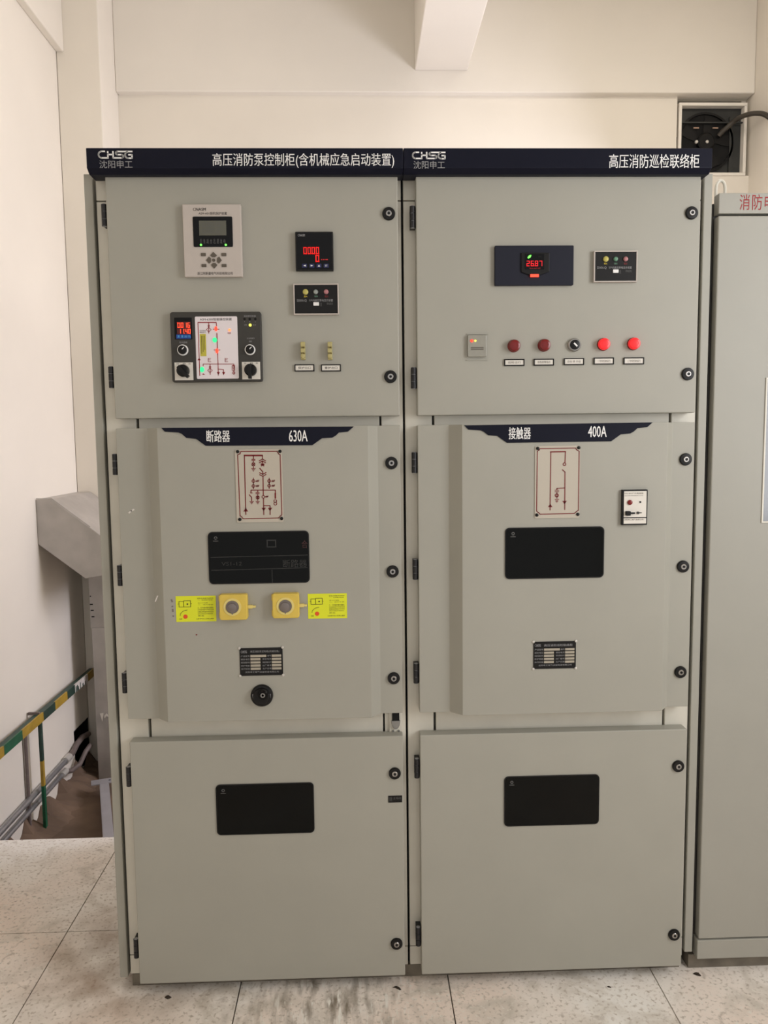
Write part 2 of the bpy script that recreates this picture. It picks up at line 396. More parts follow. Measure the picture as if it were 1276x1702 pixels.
# ------------------------------------------------------------------ cabinets
YF = .040          # frame plane behind the doors
YP = -.03          # raised centre of the middle doors
Z_U, Z_M, Z_L = (1.627, 2.248), (.809, 1.601), (.036, .744)
LOCKZ = [2.15, 1.73, 1.501, 1.2065, .909, .637, .134]
proto = {}
def lock(parent, x, z, Y=0.0):
    if 'lock' not in proto:
        mb = MB().lathe(0, 0, [(.0168, .001), (.0168, -.004), (.0152, -.0065), (.0084, -.0070), (.0080, -.004)], 24).cyl(0, 0, .0034, -.0068, -.0055, 12)
        src = mb.build('lock', M['black'], None, smooth=True)
        cb = MB().lathe(0, 0, [(.0078, -.003), (.0078, -.0075), (.0068, -.0085), (.0042, -.0085), (.0038, -.0062)], 20)
        cb2 = cb.build('lock_core', M['chrome'], None, smooth=True)
        # one mesh with two materials so that the lock stays a single sub-part
        bm = bmesh.new(); bm.from_mesh(src.data); n0 = len(bm.faces)
        off = Vector(cb2.location)-Vector(src.location)
        b2 = cb2.data.copy(); b2.transform(Matrix.Translation(off)); bm.from_mesh(b2)
        bm.faces.ensure_lookup_table()
        for f in bm.faces[n0:]: f.material_index = 1
        bm.to_mesh(src.data); bm.free(); src.data.materials.append(M['chrome'])
        proto['lock'] = src.data; proto['lock_off'] = Vector(src.location)
        bpy.data.objects.remove(src); bpy.data.objects.remove(cb2)
    o = bpy.data.objects.new('lock', proto['lock']); COL.objects.link(o); o.parent = parent
    p = Vector((x, Y, z))+proto['lock_off']; o.location = p-WO(parent); WP[o.name] = p
    return o
def hinge(parent, x, z):
    if 'hinge' not in proto:
        mb = MB()
        for k in (-1, 0, 1):
            n = 14; pts = [(.0075*math.cos(2*math.pi*i/n), .0075*math.sin(2*math.pi*i/n)) for i in range(n)]
            mb.zprism(pts, k*.0188-.0086, k*.0188+.0086)
        mb.box(-.006, .008, -.001, .0295, -.026, .026)
        pin = MB(); pin.zprism([(.0055*math.cos(2*math.pi*i/10), .0055*math.sin(2*math.pi*i/10)) for i in range(10)], -.0285, .0285)
        a = mb.build('hinge', M['hinge'], None, smooth=True); b_ = pin.build('hinge_pin', M['grey_ink'], None, smooth=True)
        bm = bmesh.new(); bm.from_mesh(a.data); n0 = len(bm.faces)
        b2 = b_.data.copy(); b2.transform(Matrix.Translation(Vector(b_.location)-Vector(a.location))); bm.from_mesh(b2); bm.faces.ensure_lookup_table()
        for f in bm.faces[n0:]: f.material_index = 1
        bm.to_mesh(a.data); bm.free(); a.data.materials.append(M['grey_ink'])
        proto['hinge'] = a.data; proto['hinge_off'] = Vector(a.location)
        bpy.data.objects.remove(a); bpy.data.objects.remove(b_)
    o = bpy.data.objects.new('hinge', proto['hinge']); COL.objects.link(o); o.parent = parent
    p = Vector((x, .011, z))+proto['hinge_off']; o.location = p-WO(parent); WP[o.name] = p
    return o
def chsg(rect, Y, material, parent):
    x0, x1, z0, z1 = rect
    q = lambda pts: [(x0+(a-170)/(995-170)*(x1-x0), z1-(b-150)/(340-150)*(z1-z0)) for a, b in pts]
    mb = MB(); wd = (z1-z0)*.185
    for pts in ([(345,167),(245,167),(205,188),(188,225),(188,260),(205,297),(245,318),(425,318)], [(407,318),(407,240),(530,240)], [(407,160),(407,208)],
                [(530,158),(530,318),(740,318),(768,300),(768,262),(740,243),(630,243),(597,225),(597,190),(625,170),(990,170)],
                [(880,170),(835,195),(815,235),(815,275),(840,312),(880,324),(977,324),(977,246),(890,246)]):
        mb.stroke(q(pts), wd, Y)
    return mb.build('logo_lettering', material, parent)
def cabinet(x, name, label, hinges_px, logo_px, sub_px, title, title_px):
    """x = X of the left post; front of the doors at Y = 0, 0.80 m wide"""
    cab = empty(name, (x+.4, .45, 0), label, 'cabinet', 'grey switchgear cabinets standing side by side')
    x0, x1 = x, x+.8
    MB().box(x0+.004, x1-.004, .08, .95, .045, 2.235).build('body', M['paint'], cab, bevel=.002)
    MB().box(x0, x1, .045, .95, 0, .036).build('base_channel', M['dirt'], cab)
    # corner posts with separate end blocks, gap lines in between
    for a, b in ((x0+(-.003 if x < .5 else .003), x0+.076), (x1-.062, x1+(-.003 if x < .5 else .005))):
        MB().box(a, b, YF, .085, .098, 2.194).build('post', M['galv_inner'], cab, bevel=.0015)
        MB().box(a, b, YF, .085, 2.197, 2.262).build('corner_block', M['galv_inner'], cab, bevel=.0015)
        MB().box(a, b, YF, .085, .040, .0955).build('corner_block', M['galv_inner'], cab, bevel=.0015)
    for z0, z1 in ((1.56, 1.66), (.70, .86), (2.20, 2.24), (.04, .09)):
        MB().box(x0+.083, x1-.067, YF+.004, .075, z0, z1).build('cross_rail', M['galv_inner'], cab, bevel=.0015)
    da, db = x+.034, x+.7865
    du = MB().box(da, db, 0, .038, *Z_U).build('upper_door', M['paint'], cab, bevel=.0025)
    dl = MB().box(da, db, 0, .038, *Z_L).build('lower_door', M['paint'], cab, bevel=.0025)
    # middle door: folded sheet, raised centre between sloping folds
    p = [(da, .038), (da, 0), (x+.1175, 0), (x+.1495, YP), (x+.7005, YP), (x+.7255, 0), (db, 0), (db, .038)]
    dm = MB().zprism(p, *Z_M).build('middle_door', M['paint'], cab, bevel=.0012)
    for k, z in enumerate(LOCKZ):
        lock((du, du, dm, dm, dm, dl, dl)[k], x+.7626, z)
    for k, (u, v) in enumerate(hinges_px):
        z = P(u, v, .005)[1]
        hinge((du, du, dm, dm, dm, dl, dl)[k], da-.0085, z)
    # navy header strip
    hx0, hx1 = x+.0005, x+.7995
    hd = MB().xprism([(.03, 2.243), (-.018, 2.243), (-.035, 2.254), (-.035, 2.303), (.03, 2.306)], hx0, hx1).build('header_panel', M['navy'], cab, bevel=.002)
    Yh = -.0356
    chsg(R(*logo_px, Yh), Yh, M['white_ink'], hd)
    text('沈阳申工', R(*sub_px, Yh), Yh, M['grey_ink'], hd)
    text(title, R(*title_px, Yh), Yh, M['white_ink'], hd, bold=.005)
    for dx in (.085, .72):
        MB().cyl(x+dx, 2.3085, .0045, .015, .027, 10).build('top_bolt', M['steel'], cab)
    return cab, du, dm, dl
LX, RX = .022, .822
cabL, duL, dmL, dlL = cabinet(LX, 'switchgear_cabinet', 'grey switchgear cabinet with 630A nameplate, yellow warning labels and long header title',
    [(168,357),(181,627),(188,772),(197,957),(203,1136),(211,1292),(223,1578)],
    (162.5,250.5,220.5,264), (165,266.5,220,279.5), '高压消防泵控制柜(含机械应急启动装置)', (353,254.5,655,279))
cabR, duR, dmR, dlR = cabinet(RX, 'switchgear_cabinet', 'grey switchgear cabinet with 400A nameplate and row of red indicator buttons',
    [(683,360),(686,628),(687,769),(689,947),(691,1120),(693,1278),(696,1558)],
    (684.5,252,740.5,265), (687,267.5,739,280.5), '高压消防巡检联络柜', (1012,256,1162,279.5))
# outer side covers, added dark strip that shuts out light in the joint
MB().box(.8195, .8245, .055, .94, .04, 2.262).build('joint_shade_strip', M['void'], cabL)
MB().box(-.009, .0135, .032, .95, .035, 2.262).build('side_cover', M['paint'], cabL, bevel=.002)
MB().box(1.6315, 1.6545, .032, .95, .055, 2.262).build('side_cover', M['paint'], cabR, bevel=.002)

# ---- generic bits
def nameplate_banner(cab, px, Y, t1, r1, t2, r2):
    mb = MB().prism([P(u, v, Y) for u, v in px], Y-.002, Y-.0002)
    b = mb.build('nameplate_banner', M['navy'], cab)
    Yt = Y-.0026
    text(t1, R(*r1, Yt), Yt, M['white_ink'], b, bold=.012); text(t2, R(*r2, Yt), Yt, M['white_ink'], b, bold=.012)
nameplate_banner(cabL, [(268,711),(274,717.5),(297,719),(302,721),(310,728),(326,729.5),(342,741),(519,740),(535,728.5),(552,727.5),(558,724),(563,719),(578,717.5),(588,709)], YP,
    '断路器', (343,715,382,735), '630A', (480,715,511,734))
nameplate_banner(cabR, [(771,707),(778,714),(799,715.5),(804,718),(811,723.5),(826,724.5),(842,736),(1015,733.5),(1031,722),(1047,720.5),(1053,717),(1059,711.5),(1075,710),(1084,702)], YP,
    '接触器', (845,710,882,730), '400A', (977,708,1008,726.5))
def window(cab, px, lines=False, name='viewing_window'):
    Y = YP if px[1] < 1200 else 0.0
    x0, x1, z0, z1 = R(*px, Y)
    fr = MB().rrect(x0, x1, z0, z1, .012, Y-.003, Y+.001, 5).build(name, M['black'], cab, smooth=False)
    tpx = .003
    MB().rrect(x0+tpx, x1-tpx, z0+tpx, z1-tpx, .010, Y-.0038, Y-.0028, 5).build('pane', M['glass'], fr)
    mb = MB(); cx, cz = x0+.021, z1-.019
    mb.circ(cx, cz+.003, .0036, .002, Y-.0039, 12); mb.stroke([(cx-.007, cz-.005), (cx+.007, cz-.005)], .0016, Y-.0039)
    mb.stroke([(cx-.004, cz+.001), (cx+.004, cz+.001)], .0014, Y-.0039)
    mb.build('pane_logo', M['dim_ink'], fr)
    return fr, Y
f1, y1_ = window(cabL, (346.5,883,514,969.5)); Yg = y1_-.0039
mb = MB()
for a, b in (((350,926.5),(511,922.5)), ((351,948),(511,943.5)), ((452,947),(452.5,968))): mb.stroke([P(*a, Yg), P(*b, Yg)], .0018, Yg)
mb.build('inner_panel_edge', M['glass_line'], f1)
text('VS1-12', R(368,934,402,940,Yg), Yg, M['glass_line'], f1); text('断路器', R(470,930,510,943,Yg), Yg, M['glass_line'], f1)
mb = MB(); mb.frame(*R(443,897,459,910,Yg), .003, Yg-.0003, Yg); mb.build('inner_counter', M['glass_line'], f1)
text('合', R(501,898,511,911,Yg), Yg, M['glass_red'], f1)
window(cabR, (839,876,1003,961)); window(cabL, (359.5,1302,522,1385.5)); window(cabR, (837.5,1288.5,995,1371))

# ---- mimic plates with single-line diagrams
def mimic_plate(cab, px, zoom, origin, border, bolts, lines, circles, tris):
    Y = YP
    x0, x1, z0, z1 = R(*px, Y)
    pl = MB().rrect(x0, x1, z0, z1, .004, Y-.002, Y).build('mimic_plate', M['pink_plate'], cab)
    Yt = Y-.0022
    q = lambda p: P(origin[0]+p[0]/zoom, origin[1]+p[1]/zoom, Yt)
    mb = MB(); mb.stroke([q(p) for p in border], .0022, Yt, close=True)
    mb.build('border_line', M['maroon_ink'], pl)
    mb = MB()
    for pts, wd in lines: mb.stroke([q(p) for p in pts], wd, Yt)
    for c, r, wd in circles:
        a = q(c); mb.circ(a[0], a[1], r, wd, Yt)
    for t in tris: mb.prism([q(p) for p in t], Yt-.0004, Yt)
    mb.build('diagram_print', M['maroon_ink'], pl)
    for bpt in bolts:
        a = q(bpt); MB().lathe(a[0], a[1], [(.0045, Y-.001), (.0045, Y-.004), (.003, Y-.005)], 12).build('plate_screw', M['black'], pl, smooth=True)
T, W2, S = .0024, .0042, .0019
def earth(x, y, w): return [([(x-w, y), (x+w, y)], S), ([(x-w*.6, y+25), (x+w*.6, y+25)], S), ([(x-w*.25, y+50), (x+w*.25, y+50)], S)]
lines = [([(265,1310),(265,215)], T), ([(255,215),(650,215)], W2), ([(645,215),(645,300)], T),
  ([(455,215),(455,290)], T), ([(415,295),(495,295)], S), ([(415,320),(495,320)], S), ([(455,325),(455,360)], S), ([(455,440),(455,485)], S),
  ([(425,370),(485,430)], S), ([(425,430),(485,370)], S),
  ([(570,330),(645,290),(715,330)], T), ([(575,370),(645,330),(715,370)], T), ([(645,330),(648,400)], T), ([(615,385),(680,440)], T), ([(615,440),(680,385)], T), ([(610,410),(685,410)], S),
  ([(585,480),(650,555),(652,620)], T), ([(580,575),(650,610),(725,570)], T), ([(580,615),(652,650),(725,610)], T), ([(655,650),(662,1060)], T), ([(665,1110),(672,1460)], T),
  ([(405,990),(405,940),(915,940),(915,1000)], T), ([(385,1000),(435,1000)], S), ([(365,1035),(415,1090),(418,1170)], T),
  ([(545,940),(545,980)], T), ([(500,990),(585,990)], S), ([(500,1015),(585,1015)], S), ([(545,1020),(545,1170)], S), ([(515,1065),(575,1125)], S), ([(515,1125),(575,1065)], S),
  ([(915,1000),(915,1120)], .0042), ([(672,1268),(803,1268),(805,1460)], T),
  ([(265,1300),(295,1460)], 0.0001)]
lines += [([(295,1310),(297,1460)], T)] + earth(455, 490, 45) + earth(418, 1180, 45) + earth(545, 1180, 42)
lines[0] = ([(265,215),(293,1330)], T)
for cx, cy in ((455,750),(455,855),(785,750),(785,850)):
    lines += [([(cx, cy-65),(cx, cy+65)], S), ([(cx+45, cy),(cx+115, cy)], S), ([(cx+60, cy+22),(cx+85, cy-22)], S), ([(cx+90, cy+22),(cx+118, cy-25)], S)]
lines += [([(700,1080),(765,1072)], S), ([(715,1095),(740,1060)], S), ([(740,1095),(768,1058)], S)]
circles = [((455,400), .0040, S), ((545,1095), .0040, S), ((663,1082), .0036, S), ((913,1170), .0036, S), ((915,1225), .0038, S)]
circles += [(c, .0037, S) for c in ((455,750),(455,855),(785,750),(785,850))]
mimic_plate(cabL, (392,747,470,868), 12.61, (385,740),
    [(190,130),(950,128),(985,185),(1015,200),(1050,1460),(1010,1490),(985,1525),(240,1542),(205,1495),(175,1480),(125,200),(175,180)],
    [(125,135),(1012,128),(172,1555),(1045,1535)], lines, circles,
    [[(245,1390),(295,1310),(345,1390)], [(625,1315),(718,1310),(672,1380)], [(755,1315),(850,1310),(803,1380)]])
lines = [([(485,650),(490,262)], T), ([(485,260),(597,258)], .0030), ([(593,260),(590,335)], T), ([(570,385),(590,402),(588,670)], T), ([(588,515),(533,517),(533,530)], T),
  ([(518,530),(548,530)], S), ([(518,541),(548,541)], S), ([(533,541),(533,590)], S), ([(518,596),(548,596)], S), ([(525,605),(541,605)], S), ([(485,640),(485,673)], T)]
mimic_plate(cabR, (888.5,741,963,861), 4.253, (800,690),
    [(412,237),(665,233),(672,245),(690,255),(685,672),(668,684),(655,695),(412,700),(405,690),(390,680),(394,255),(408,247)],
    [(397,235),(687,230),(391,706),(680,701)], lines, [((586,347), .0036, .0022), ((532,567), .0042, .0026)],
    [[(470,650),(486,626),(501,650)], [(571,606),(603,606),(587,630)], [(522,610),(543,610),(532,618)]])

# ---- instruments of the left upper door
def part(mb, name, material, parent, **k): return mb.build(name, material, parent, **k)
# protection relay
x0, x1, z0, z1 = R(306.5, 342, 403, 462)
rel = part(MB().box(x0, x1, -.014, .0, z0, z1), 'protection_relay', M['white_plastic'], cabL, bevel=.002)
Y = -.0142
part(MB().rrect(*R(321,360,386.5,410.5,Y), .003, Y-.001, Y), 'bezel', M['black_gloss'], rel)
part(MB().box(*[*R(331,367,376,391.5,Y)][:2], Y-.0016, Y-.0008, *[*R(331,367,376,391.5,Y)][2:]), 'screen', M['lcd'], rel)
mb = MB()
for k in range(4): text_into(mb, 'Ia= 0.00 Ib= 0.00', *R(336, 369.5+k*5, 366, 372.5+k*5, Y), Y-.0018)
flatbuild(mb, 'screen_text', M['dim_ink'], rel)
mb = MB()
for k in range(8): text_into(mb, '运告跳合远通故电'[k], *R(332.3+k*5.6, 397.5, 335.8+k*5.6, 405, Y), Y-.0014)
flatbuild(mb, 'indicator_lettering', M['dim_ink'], rel)
for u in (334, 375.3):
    a = P(u, 407.3, Y); part(MB().lathe(a[0], a[1], [(.0028, Y-.0005), (.0026, Y-.002), (.0012, Y-.003)], 12), 'indicator_lamp', M['green_led'], rel, smooth=True)
text('CNASM', R(320.5,345.5,342,350.5,Y), Y-.0004, M['text_dark'], rel, bold=.02)
text('ASM-601微机保护装置', R(330,352.5,377,357,Y), Y-.0004, M['text_dark'], rel)
text('浙江阿斯曼电气科技有限公司', R(328,452,386.5,457,Y), Y-.0004, M['text_dark'], rel)
for u, v in ((338,423.2), (372,423.2), (339,441.5), (372.5,441.5)):
    a = R(u-4, v-2.6, u+4, v+2.6, Y); part(MB().rrect(*a, .001, Y-.0016, Y), 'key', M['key'], rel)
q = lambda *p: [P(270+a/7.506, 320+b/7.506, Y) for a, b in p]
for pts in (((595,785),(635,742),(680,785),(655,808),(620,808)), ((605,905),(645,950),(685,905),(660,880),(630,880)),
            ((545,845),(580,800),(605,820),(605,870),(580,888)), ((740,845),(708,800),(680,820),(680,870),(705,888))):
    part(MB().prism(q(*pts), Y-.0016, Y), 'key', M['key'], rel)
a = P(355, 432.5, Y); part(MB().cyl(a[0], a[1], .0042, Y-.0016, Y, 14), 'key', M['key'], rel)
# ammeter
x0, x1, z0, z1 = R(491.5, 387, 554, 451.5)
me_ = part(MB().rrect(x0, x1, z0, z1, .002, -.012, 0), 'digital_meter', M['black'], cabL, bevel=.001)
Y = -.0122
part(MB().box(x0+.004, x1-.004, Y-.0006, Y, z0+.004, z1-.004), 'faceplate', M['black_gloss'], me_)
Y = -.0132
part(seven(MB(), '00.00', *R(504,411,531.5,422,Y), Y), 'digits', M['red_seg'], me_)
part(seven(MB(), '0', *R(524,424,532,435,Y), Y), 'digits', M['red_seg'], me_)
mb = MB(); [mb.box(P(u,431,Y)[0], P(u+2.2,431,Y)[0], Y-.0003, Y, P(u,432.2,Y)[1], P(u,430.6,Y)[1]) for u in (533.5, 537, 540.5, 542.6)]
part(mb, 'dim_digits', M['red_seg_dim'], me_)
text('CNASM', R(495,389,506.5,393,Y), Y, M['grey_ink'], me_, bold=.02)
for k, u in enumerate((506, 518.2, 530, 542)):
    bk = part(MB().rrect(*R(u-4.2,438.5,u+4.2,445,Y), .0015, Y-.001, Y), 'button', M['blue_key'], me_)
    text('◀▶▲↵'[k] if k < 3 else 'SET', R(u-2,440.2,u+2,443.2,Y), Y-.0012, M['white_ink'], me_, name='button_mark')
# voltage presence indicators (one on each cabinet)
def volt_indicator(cab, px, lens, first=False):
    x0, x1, z0, z1 = R(*px)
    o = part(MB().frame(x0, x1, z0, z1, .0032, -.010, 0), 'voltage_indicator', M['white_plastic'], cab, bevel=.0006)
    Y = -.0085
    part(MB().box(x0+.003, x1-.003, Y, -.001, z0+.003, z1-.003), 'faceplate', M['black'], o)
    wd, hg = x1-x0, z1-z0
    pt = lambda a, b: (x0+a*wd, z1-b*hg)
    for (a, r), mm in zip(((.27, .0072), (.495, .0060), (.725, .0062)), lens):
        c = pt(a, .27); lp = part(MB().lathe(c[0], c[1], [(r, Y), (r, Y-.003), (r*.7, Y-.005), (r*.3, Y-.0055)], 16), 'lamp', mm, o, smooth=True)
    for a, s, mm in ((.27, '黄A', M['yellow_ink']), (.50, '绿B', M['lamp_green']), (.73, '红C', M['red_ink'])):
        c = pt(a, .41); text(s, (c[0]-.0045, c[0]+.0045, c[1]-.0025, c[1]+.0025), Y-.0003, mm, o)
    c = pt(.08, .545); text('DXN-Q', (c[0], c[0]+.21*wd, c[1]-.0035, c[1]+.0035), Y-.0003, M['grey_ink'], o)
    c = pt(.34, .54); text('T户内高压带电显示装置', (c[0], c[0]+.53*wd, c[1]-.0032, c[1]+.0032), Y-.0003, M['grey_ink'], o)
    c = pt(.5, .655); part(MB().rrect(c[0]-.0072, c[0]+.0072, c[1]-.0042, c[1]+.0042, .001, Y-.003, Y), 'push_button', M['white_ink'], o)
    c = pt(.6, .67); text('自检', (c[0]-.001, c[0]+.003, c[1]-.005, c[1]+.005), Y-.0003, M['dim_ink'], o)
    c = pt(.8, .65); text('带电危险', (c[0]-.008, c[0]+.008, c[1]-.003, c[1]+.003), Y-.0003, M['dim_ink'], o)
volt_indicator(cabL, (488,472.5,563,524), (M['lamp_yellow'], M['lamp_white'], M['lamp_pink']))
volt_indicator(cabR, (985,418,1057,470), (M['lamp_yellow'], M['lamp_green'], M['lamp_pink']))
# big control unit with mimic
x0, x1, z0, z1 = R(286.5, 520, 436, 635.5)
cu_ = part(MB().rrect(x0, x1, z0, z1, .006, -.016, 0), 'control_unit', M['dark_grey'], cabL, bevel=.002)
Y = -.0162
part(MB().rrect(*R(325.5,526,395.5,629.5,Y), .003, Y-.0008, Y), 'mimic_panel', M['white_panel'], cu_)
Yp = Y-.001
q = lambda a, b: P(270+a/7.089, 500+b/7.089, Yp)
text('ASM-6300智能操控装置', R(332,528.5,385,532.8,Yp), Yp, M['text_dark'], cu_, bold=.015)
mb = MB(); st = lambda pts, wd=.0017: mb.stroke([q(*p) for p in pts], wd, Yp)
st([(415,255),(635,255)], .0026); st([(418,255),(440,885)]); st([(632,255),(638,300)]); st([(545,255),(545,385)]); st([(650,640),(658,880)]); st([(640,380),(650,640)], .0022)
st([(480,770),(480,745),(840,745),(842,870)]); st([(560,745),(562,870)]); st([(655,805),(718,810),(720,870)])
for cx, cy, r in ((545,340,28),(560,820,28)): st([(cx,cy-r),(cx+r,cy),(cx,cy+r),(cx-r,cy),(cx,cy-r)], .0012)
for cx, cy in ((545,295),(560,780)): c = q(cx, cy); mb.circ(c[0], c[1], .0022, .0012, Yp)
for cx, cy in ((835,780),(838,850)): c = q(cx, cy); mb.circ(c[0], c[1], .0032, .0013, Yp)
st([(820,760),(850,760),(850,820),(820,820),(820,760)], .0012)
for cx, cy in ((550,695),(750,695)): st([(cx+20,cy-18),(cx-12,cy-18),(cx-12,cy+22),(cx+22,cy+22)], .0012); st([(cx-15,cy),(cx+15,cy)], .0012)
for cx in (658, 720): mb.prism([q(cx-18,840), q(cx+18,840), q(cx,875)], Yp-.0004, Yp)
mb.prism([q(412,700), q(432,672), q(450,700)], Yp-.0004, Yp); mb.prism([q(480,855), q(500,870), q(470,870)], Yp-.0004, Yp)
for cx, cy in ((632,335),(642,580)): st([(cx-38,cy),(cx+38,cy)], .0014)
part(mb, 'diagram_print', M['red_ink'], cu_)
for (cx, cy), mm, rx, rz in (((630,330),'red_led',.0035,.0062), ((642,590),'red_led',.0035,.0062), ((616,462),'mint_led',.0058,.0064), ((466,810),'mint_led',.0056,.0068), ((790,345),'orange_led',.0032,.0032)):
    c = q(cx, cy); part(MB().prism([(c[0]+rx*math.cos(k*math.pi/8), c[1]+rz*math.sin(k*math.pi/8)) for k in range(16)], Yp-.0012, Yp-.0003), 'indicator_lamp', M[mm], cu_)
text('储能', R(378,552,384,555,Yp), Yp, M['red_ink'], cu_)
mb = MB(); text_into(mb, '开关状态', *R(331.5,548.5,342,550.5,Yp), Yp, .03); text_into(mb, '模拟显示', *R(331.5,551.3,342,553.2,Yp), Yp, .03); flatbuild(mb, 'diagram_lettering', M['text_dark'], cu_)
part(MB().box(*R(332.5,555,342.5,592,Yp)[:2], Yp-.0005, Yp, *R(332.5,555,342.5,592,Yp)[2:]), 'side_sticker', M['sticker2'], cu_)
mb = MB()
for k in range(3): mb.stroke([P(334.5+k*2.6, 558, Yp), P(335.3+k*2.6, 588-k*3, Yp)], .0009, Yp-.0006)
part(mb, 'sticker_print', M['text_dark'], cu_)
part(MB().box(*R(290,528,319,564,Y)[:2], Y-.0008, Y, *R(290,528,319,564,Y)[2:]), 'display_window', M['black_gloss'], cu_)
part(MB().box(*R(294,535,317,555.5,Y)[:2], Y-.0011, Y-.0008, *R(294,535,317,555.5,Y)[2:]), 'display_backing', M['red_back'], cu_)
part(seven(MB(), '0016', *R(295,536.5,317,544.5,Y), Y-.0012), 'digits', M['red_seg_hot'], cu_)
part(seven(MB(), '11.40', *R(296.5,547,318,554.5,Y), Y-.0012), 'digits', M['red_seg_hot'], cu_)
part(MB().rrect(*R(293,556,317.5,563,Y), .001, Y-.0013, Y-.0008), 'blue_strip', M['blue_strip'], cu_)
mb = MB(); [text_into(mb, s, *R(294.5+k*6,557.5,298.8+k*6,561,Y), Y-.0015) for k, s in enumerate('温湿加热')]; flatbuild(mb, 'strip_lettering', M['cyan_mark'], cu_)
def small_text(s, px, parent, Yt, mm='grey_ink'): return text(s, R(*px, Yt), Yt, M[mm], parent)
small_text('柜内照明', (298,567.5,311,570.8), cu_, Y-.0003); small_text('温湿度控制器', (405,523.8,425,526.8), cu_, Y-.0003)
small_text('分合闸操作', (410,561,423,563.5), cu_, Y-.0003); small_text('储能', (413.5,566,418.5,569), cu_, Y-.0003)
for u in (406.3, 415, 424.3):
    a = P(u, 530.3, Y); part(MB().cyl(a[0], a[1], .0034, Y-.0008, Y, 14), 'socket_hole', M['void'], cu_)
a = P(415.7, 540.3, Y); part(MB().lathe(a[0], a[1], [(.0036, Y), (.0034, Y-.002), (.0014, Y-.003)], 14), 'indicator_lamp', M['yellow_led'], cu_, smooth=True)
small_text('A', (405.8,533.5,407,535.5), cu_, Y-.0003); small_text('B', (414.5,533.5,415.7,535.5), cu_, Y-.0003); small_text('C', (423.5,533.5,424.7,535.5), cu_, Y-.0003)
small_text('分闸', (405.5,539,410,541.2), cu_, Y-.0003); small_text('合闸', (420,539,425,541.2), cu_, Y-.0003)
for u, v, s in ((304, 582, .0116), (415.7, 581.5, .0112)):
    a = P(u, v, Y)
    kb = part(MB().lathe(a[0], a[1], [(s*1.22, Y), (s*1.22, Y-.004), (s, Y-.005), (s, Y-.004)], 28), 'knob_ring', M['white_ink'], cu_, smooth=True)
    part(MB().lathe(a[0], a[1], [(s*.98, Y-.003), (s*.95, Y-.011), (s*.8, Y-.012)], 24), 'knob', M['black'], cu_, smooth=True)
    part(MB().stroke([(a[0], a[1]+.001), (a[0]+.0055, a[1]+.0065)], .0021, Y-.0121), 'knob_pointer', M['white_ink'], cu_)
for (u0, v0, u1, v1), (du_, dv_) in (((290.5,602.5,321,632), (9, 10)), ((402.3,601.5,432.5,630.5), (0, 13))):
    x0, x1, z0, z1 = R(u0, v0, u1, v1, Y)
    part(MB().box(x0, x1, Y-.0015, Y, z0, z1), 'switch_plate', M['paper'], cu_)
    c = ((x0+x1)/2-.001, (z0+z1)/2+.001)
    part(MB().lathe(c[0], c[1], [(.0162, Y-.001), (.0155, Y-.014), (.012, Y-.018)], 24), 'rotary_handle', M['black'], cu_, smooth=True)
    d = Vector((du_, -dv_)).normalized(); n = Vector((-d.y, d.x))*.0048
    A = Vector(c)-d*.014; B = Vector(c)+d*.0235
    part(MB().prism([tuple(A+n), tuple(B+n*.9), tuple(B-n*.9), tuple(A-n)], Y-.026, Y-.012), 'handle_grip', M['black'], cu_, bevel=.001)
    mb = MB()
    for s, a in (('分', .1), ('0', .45), ('合', .75)): text_into(mb, s, x0+a*(x1-x0), x0+(a+.15)*(x1-x0), z1-.0055, z1-.0015, Y-.0017)
    flatbuild(mb, 'switch_lettering', M['text_dark'], cu_)
# test links and their name strips
for u in (503.7, 548.3):
    x, _ = P(u, 584); za, zb = P(u, 598.5)[1], P(u, 569)[1]
    t = part(MB().box(x-.0055, x+.0062, -.012, 0, za, zb), 'test_link', M['cream'], cabL, bevel=.0015)
    h = (zb-za)/3
    for k in range(3):
        zc = za+h*(k+.5)
        if k == 0: part(MB().lathe(x, zc+.001, [(.0062, -.012), (.0060, -.020), (.0040, -.021)], 14), 'link_knob', M['cream'], t, smooth=True)
        else: part(MB().rrect(x-.0056, x+.0056, zc-h*.36, zc+h*.36, .002, -.018, -.011), 'link_block', M['cream'], t, bevel=.001)
        if k: part(MB().cyl(x+.0028, zc-h*.45, .0024, -.0165, -.011, 8), 'link_screw', M['brass'], t)
def strip(cab, px, s, mm='text_dark'):
    x0, x1, z0, z1 = R(*px)
    o = part(MB().frame(x0, x1, z0, z1, .0026, -.0045, 0), 'label_holder', M['black'], cab, bevel=.0005)
    part(MB().box(x0+.002, x1-.002, -.003, -.0005, z0+.002, z1-.002), 'label_card', M['paper'], o)
    wd, hg = x1-x0, z1-z0
    text(s, (x0+wd*.18, x1-wd*.18, z0+hg*.34, z1-hg*.32), -.0033, M[mm], o)
strip(cabL, (489.5,605.8,522.5,617.5), '保护出口'); strip(cabL, (533.5,605.8,566.5,617.5), '重护出口', )
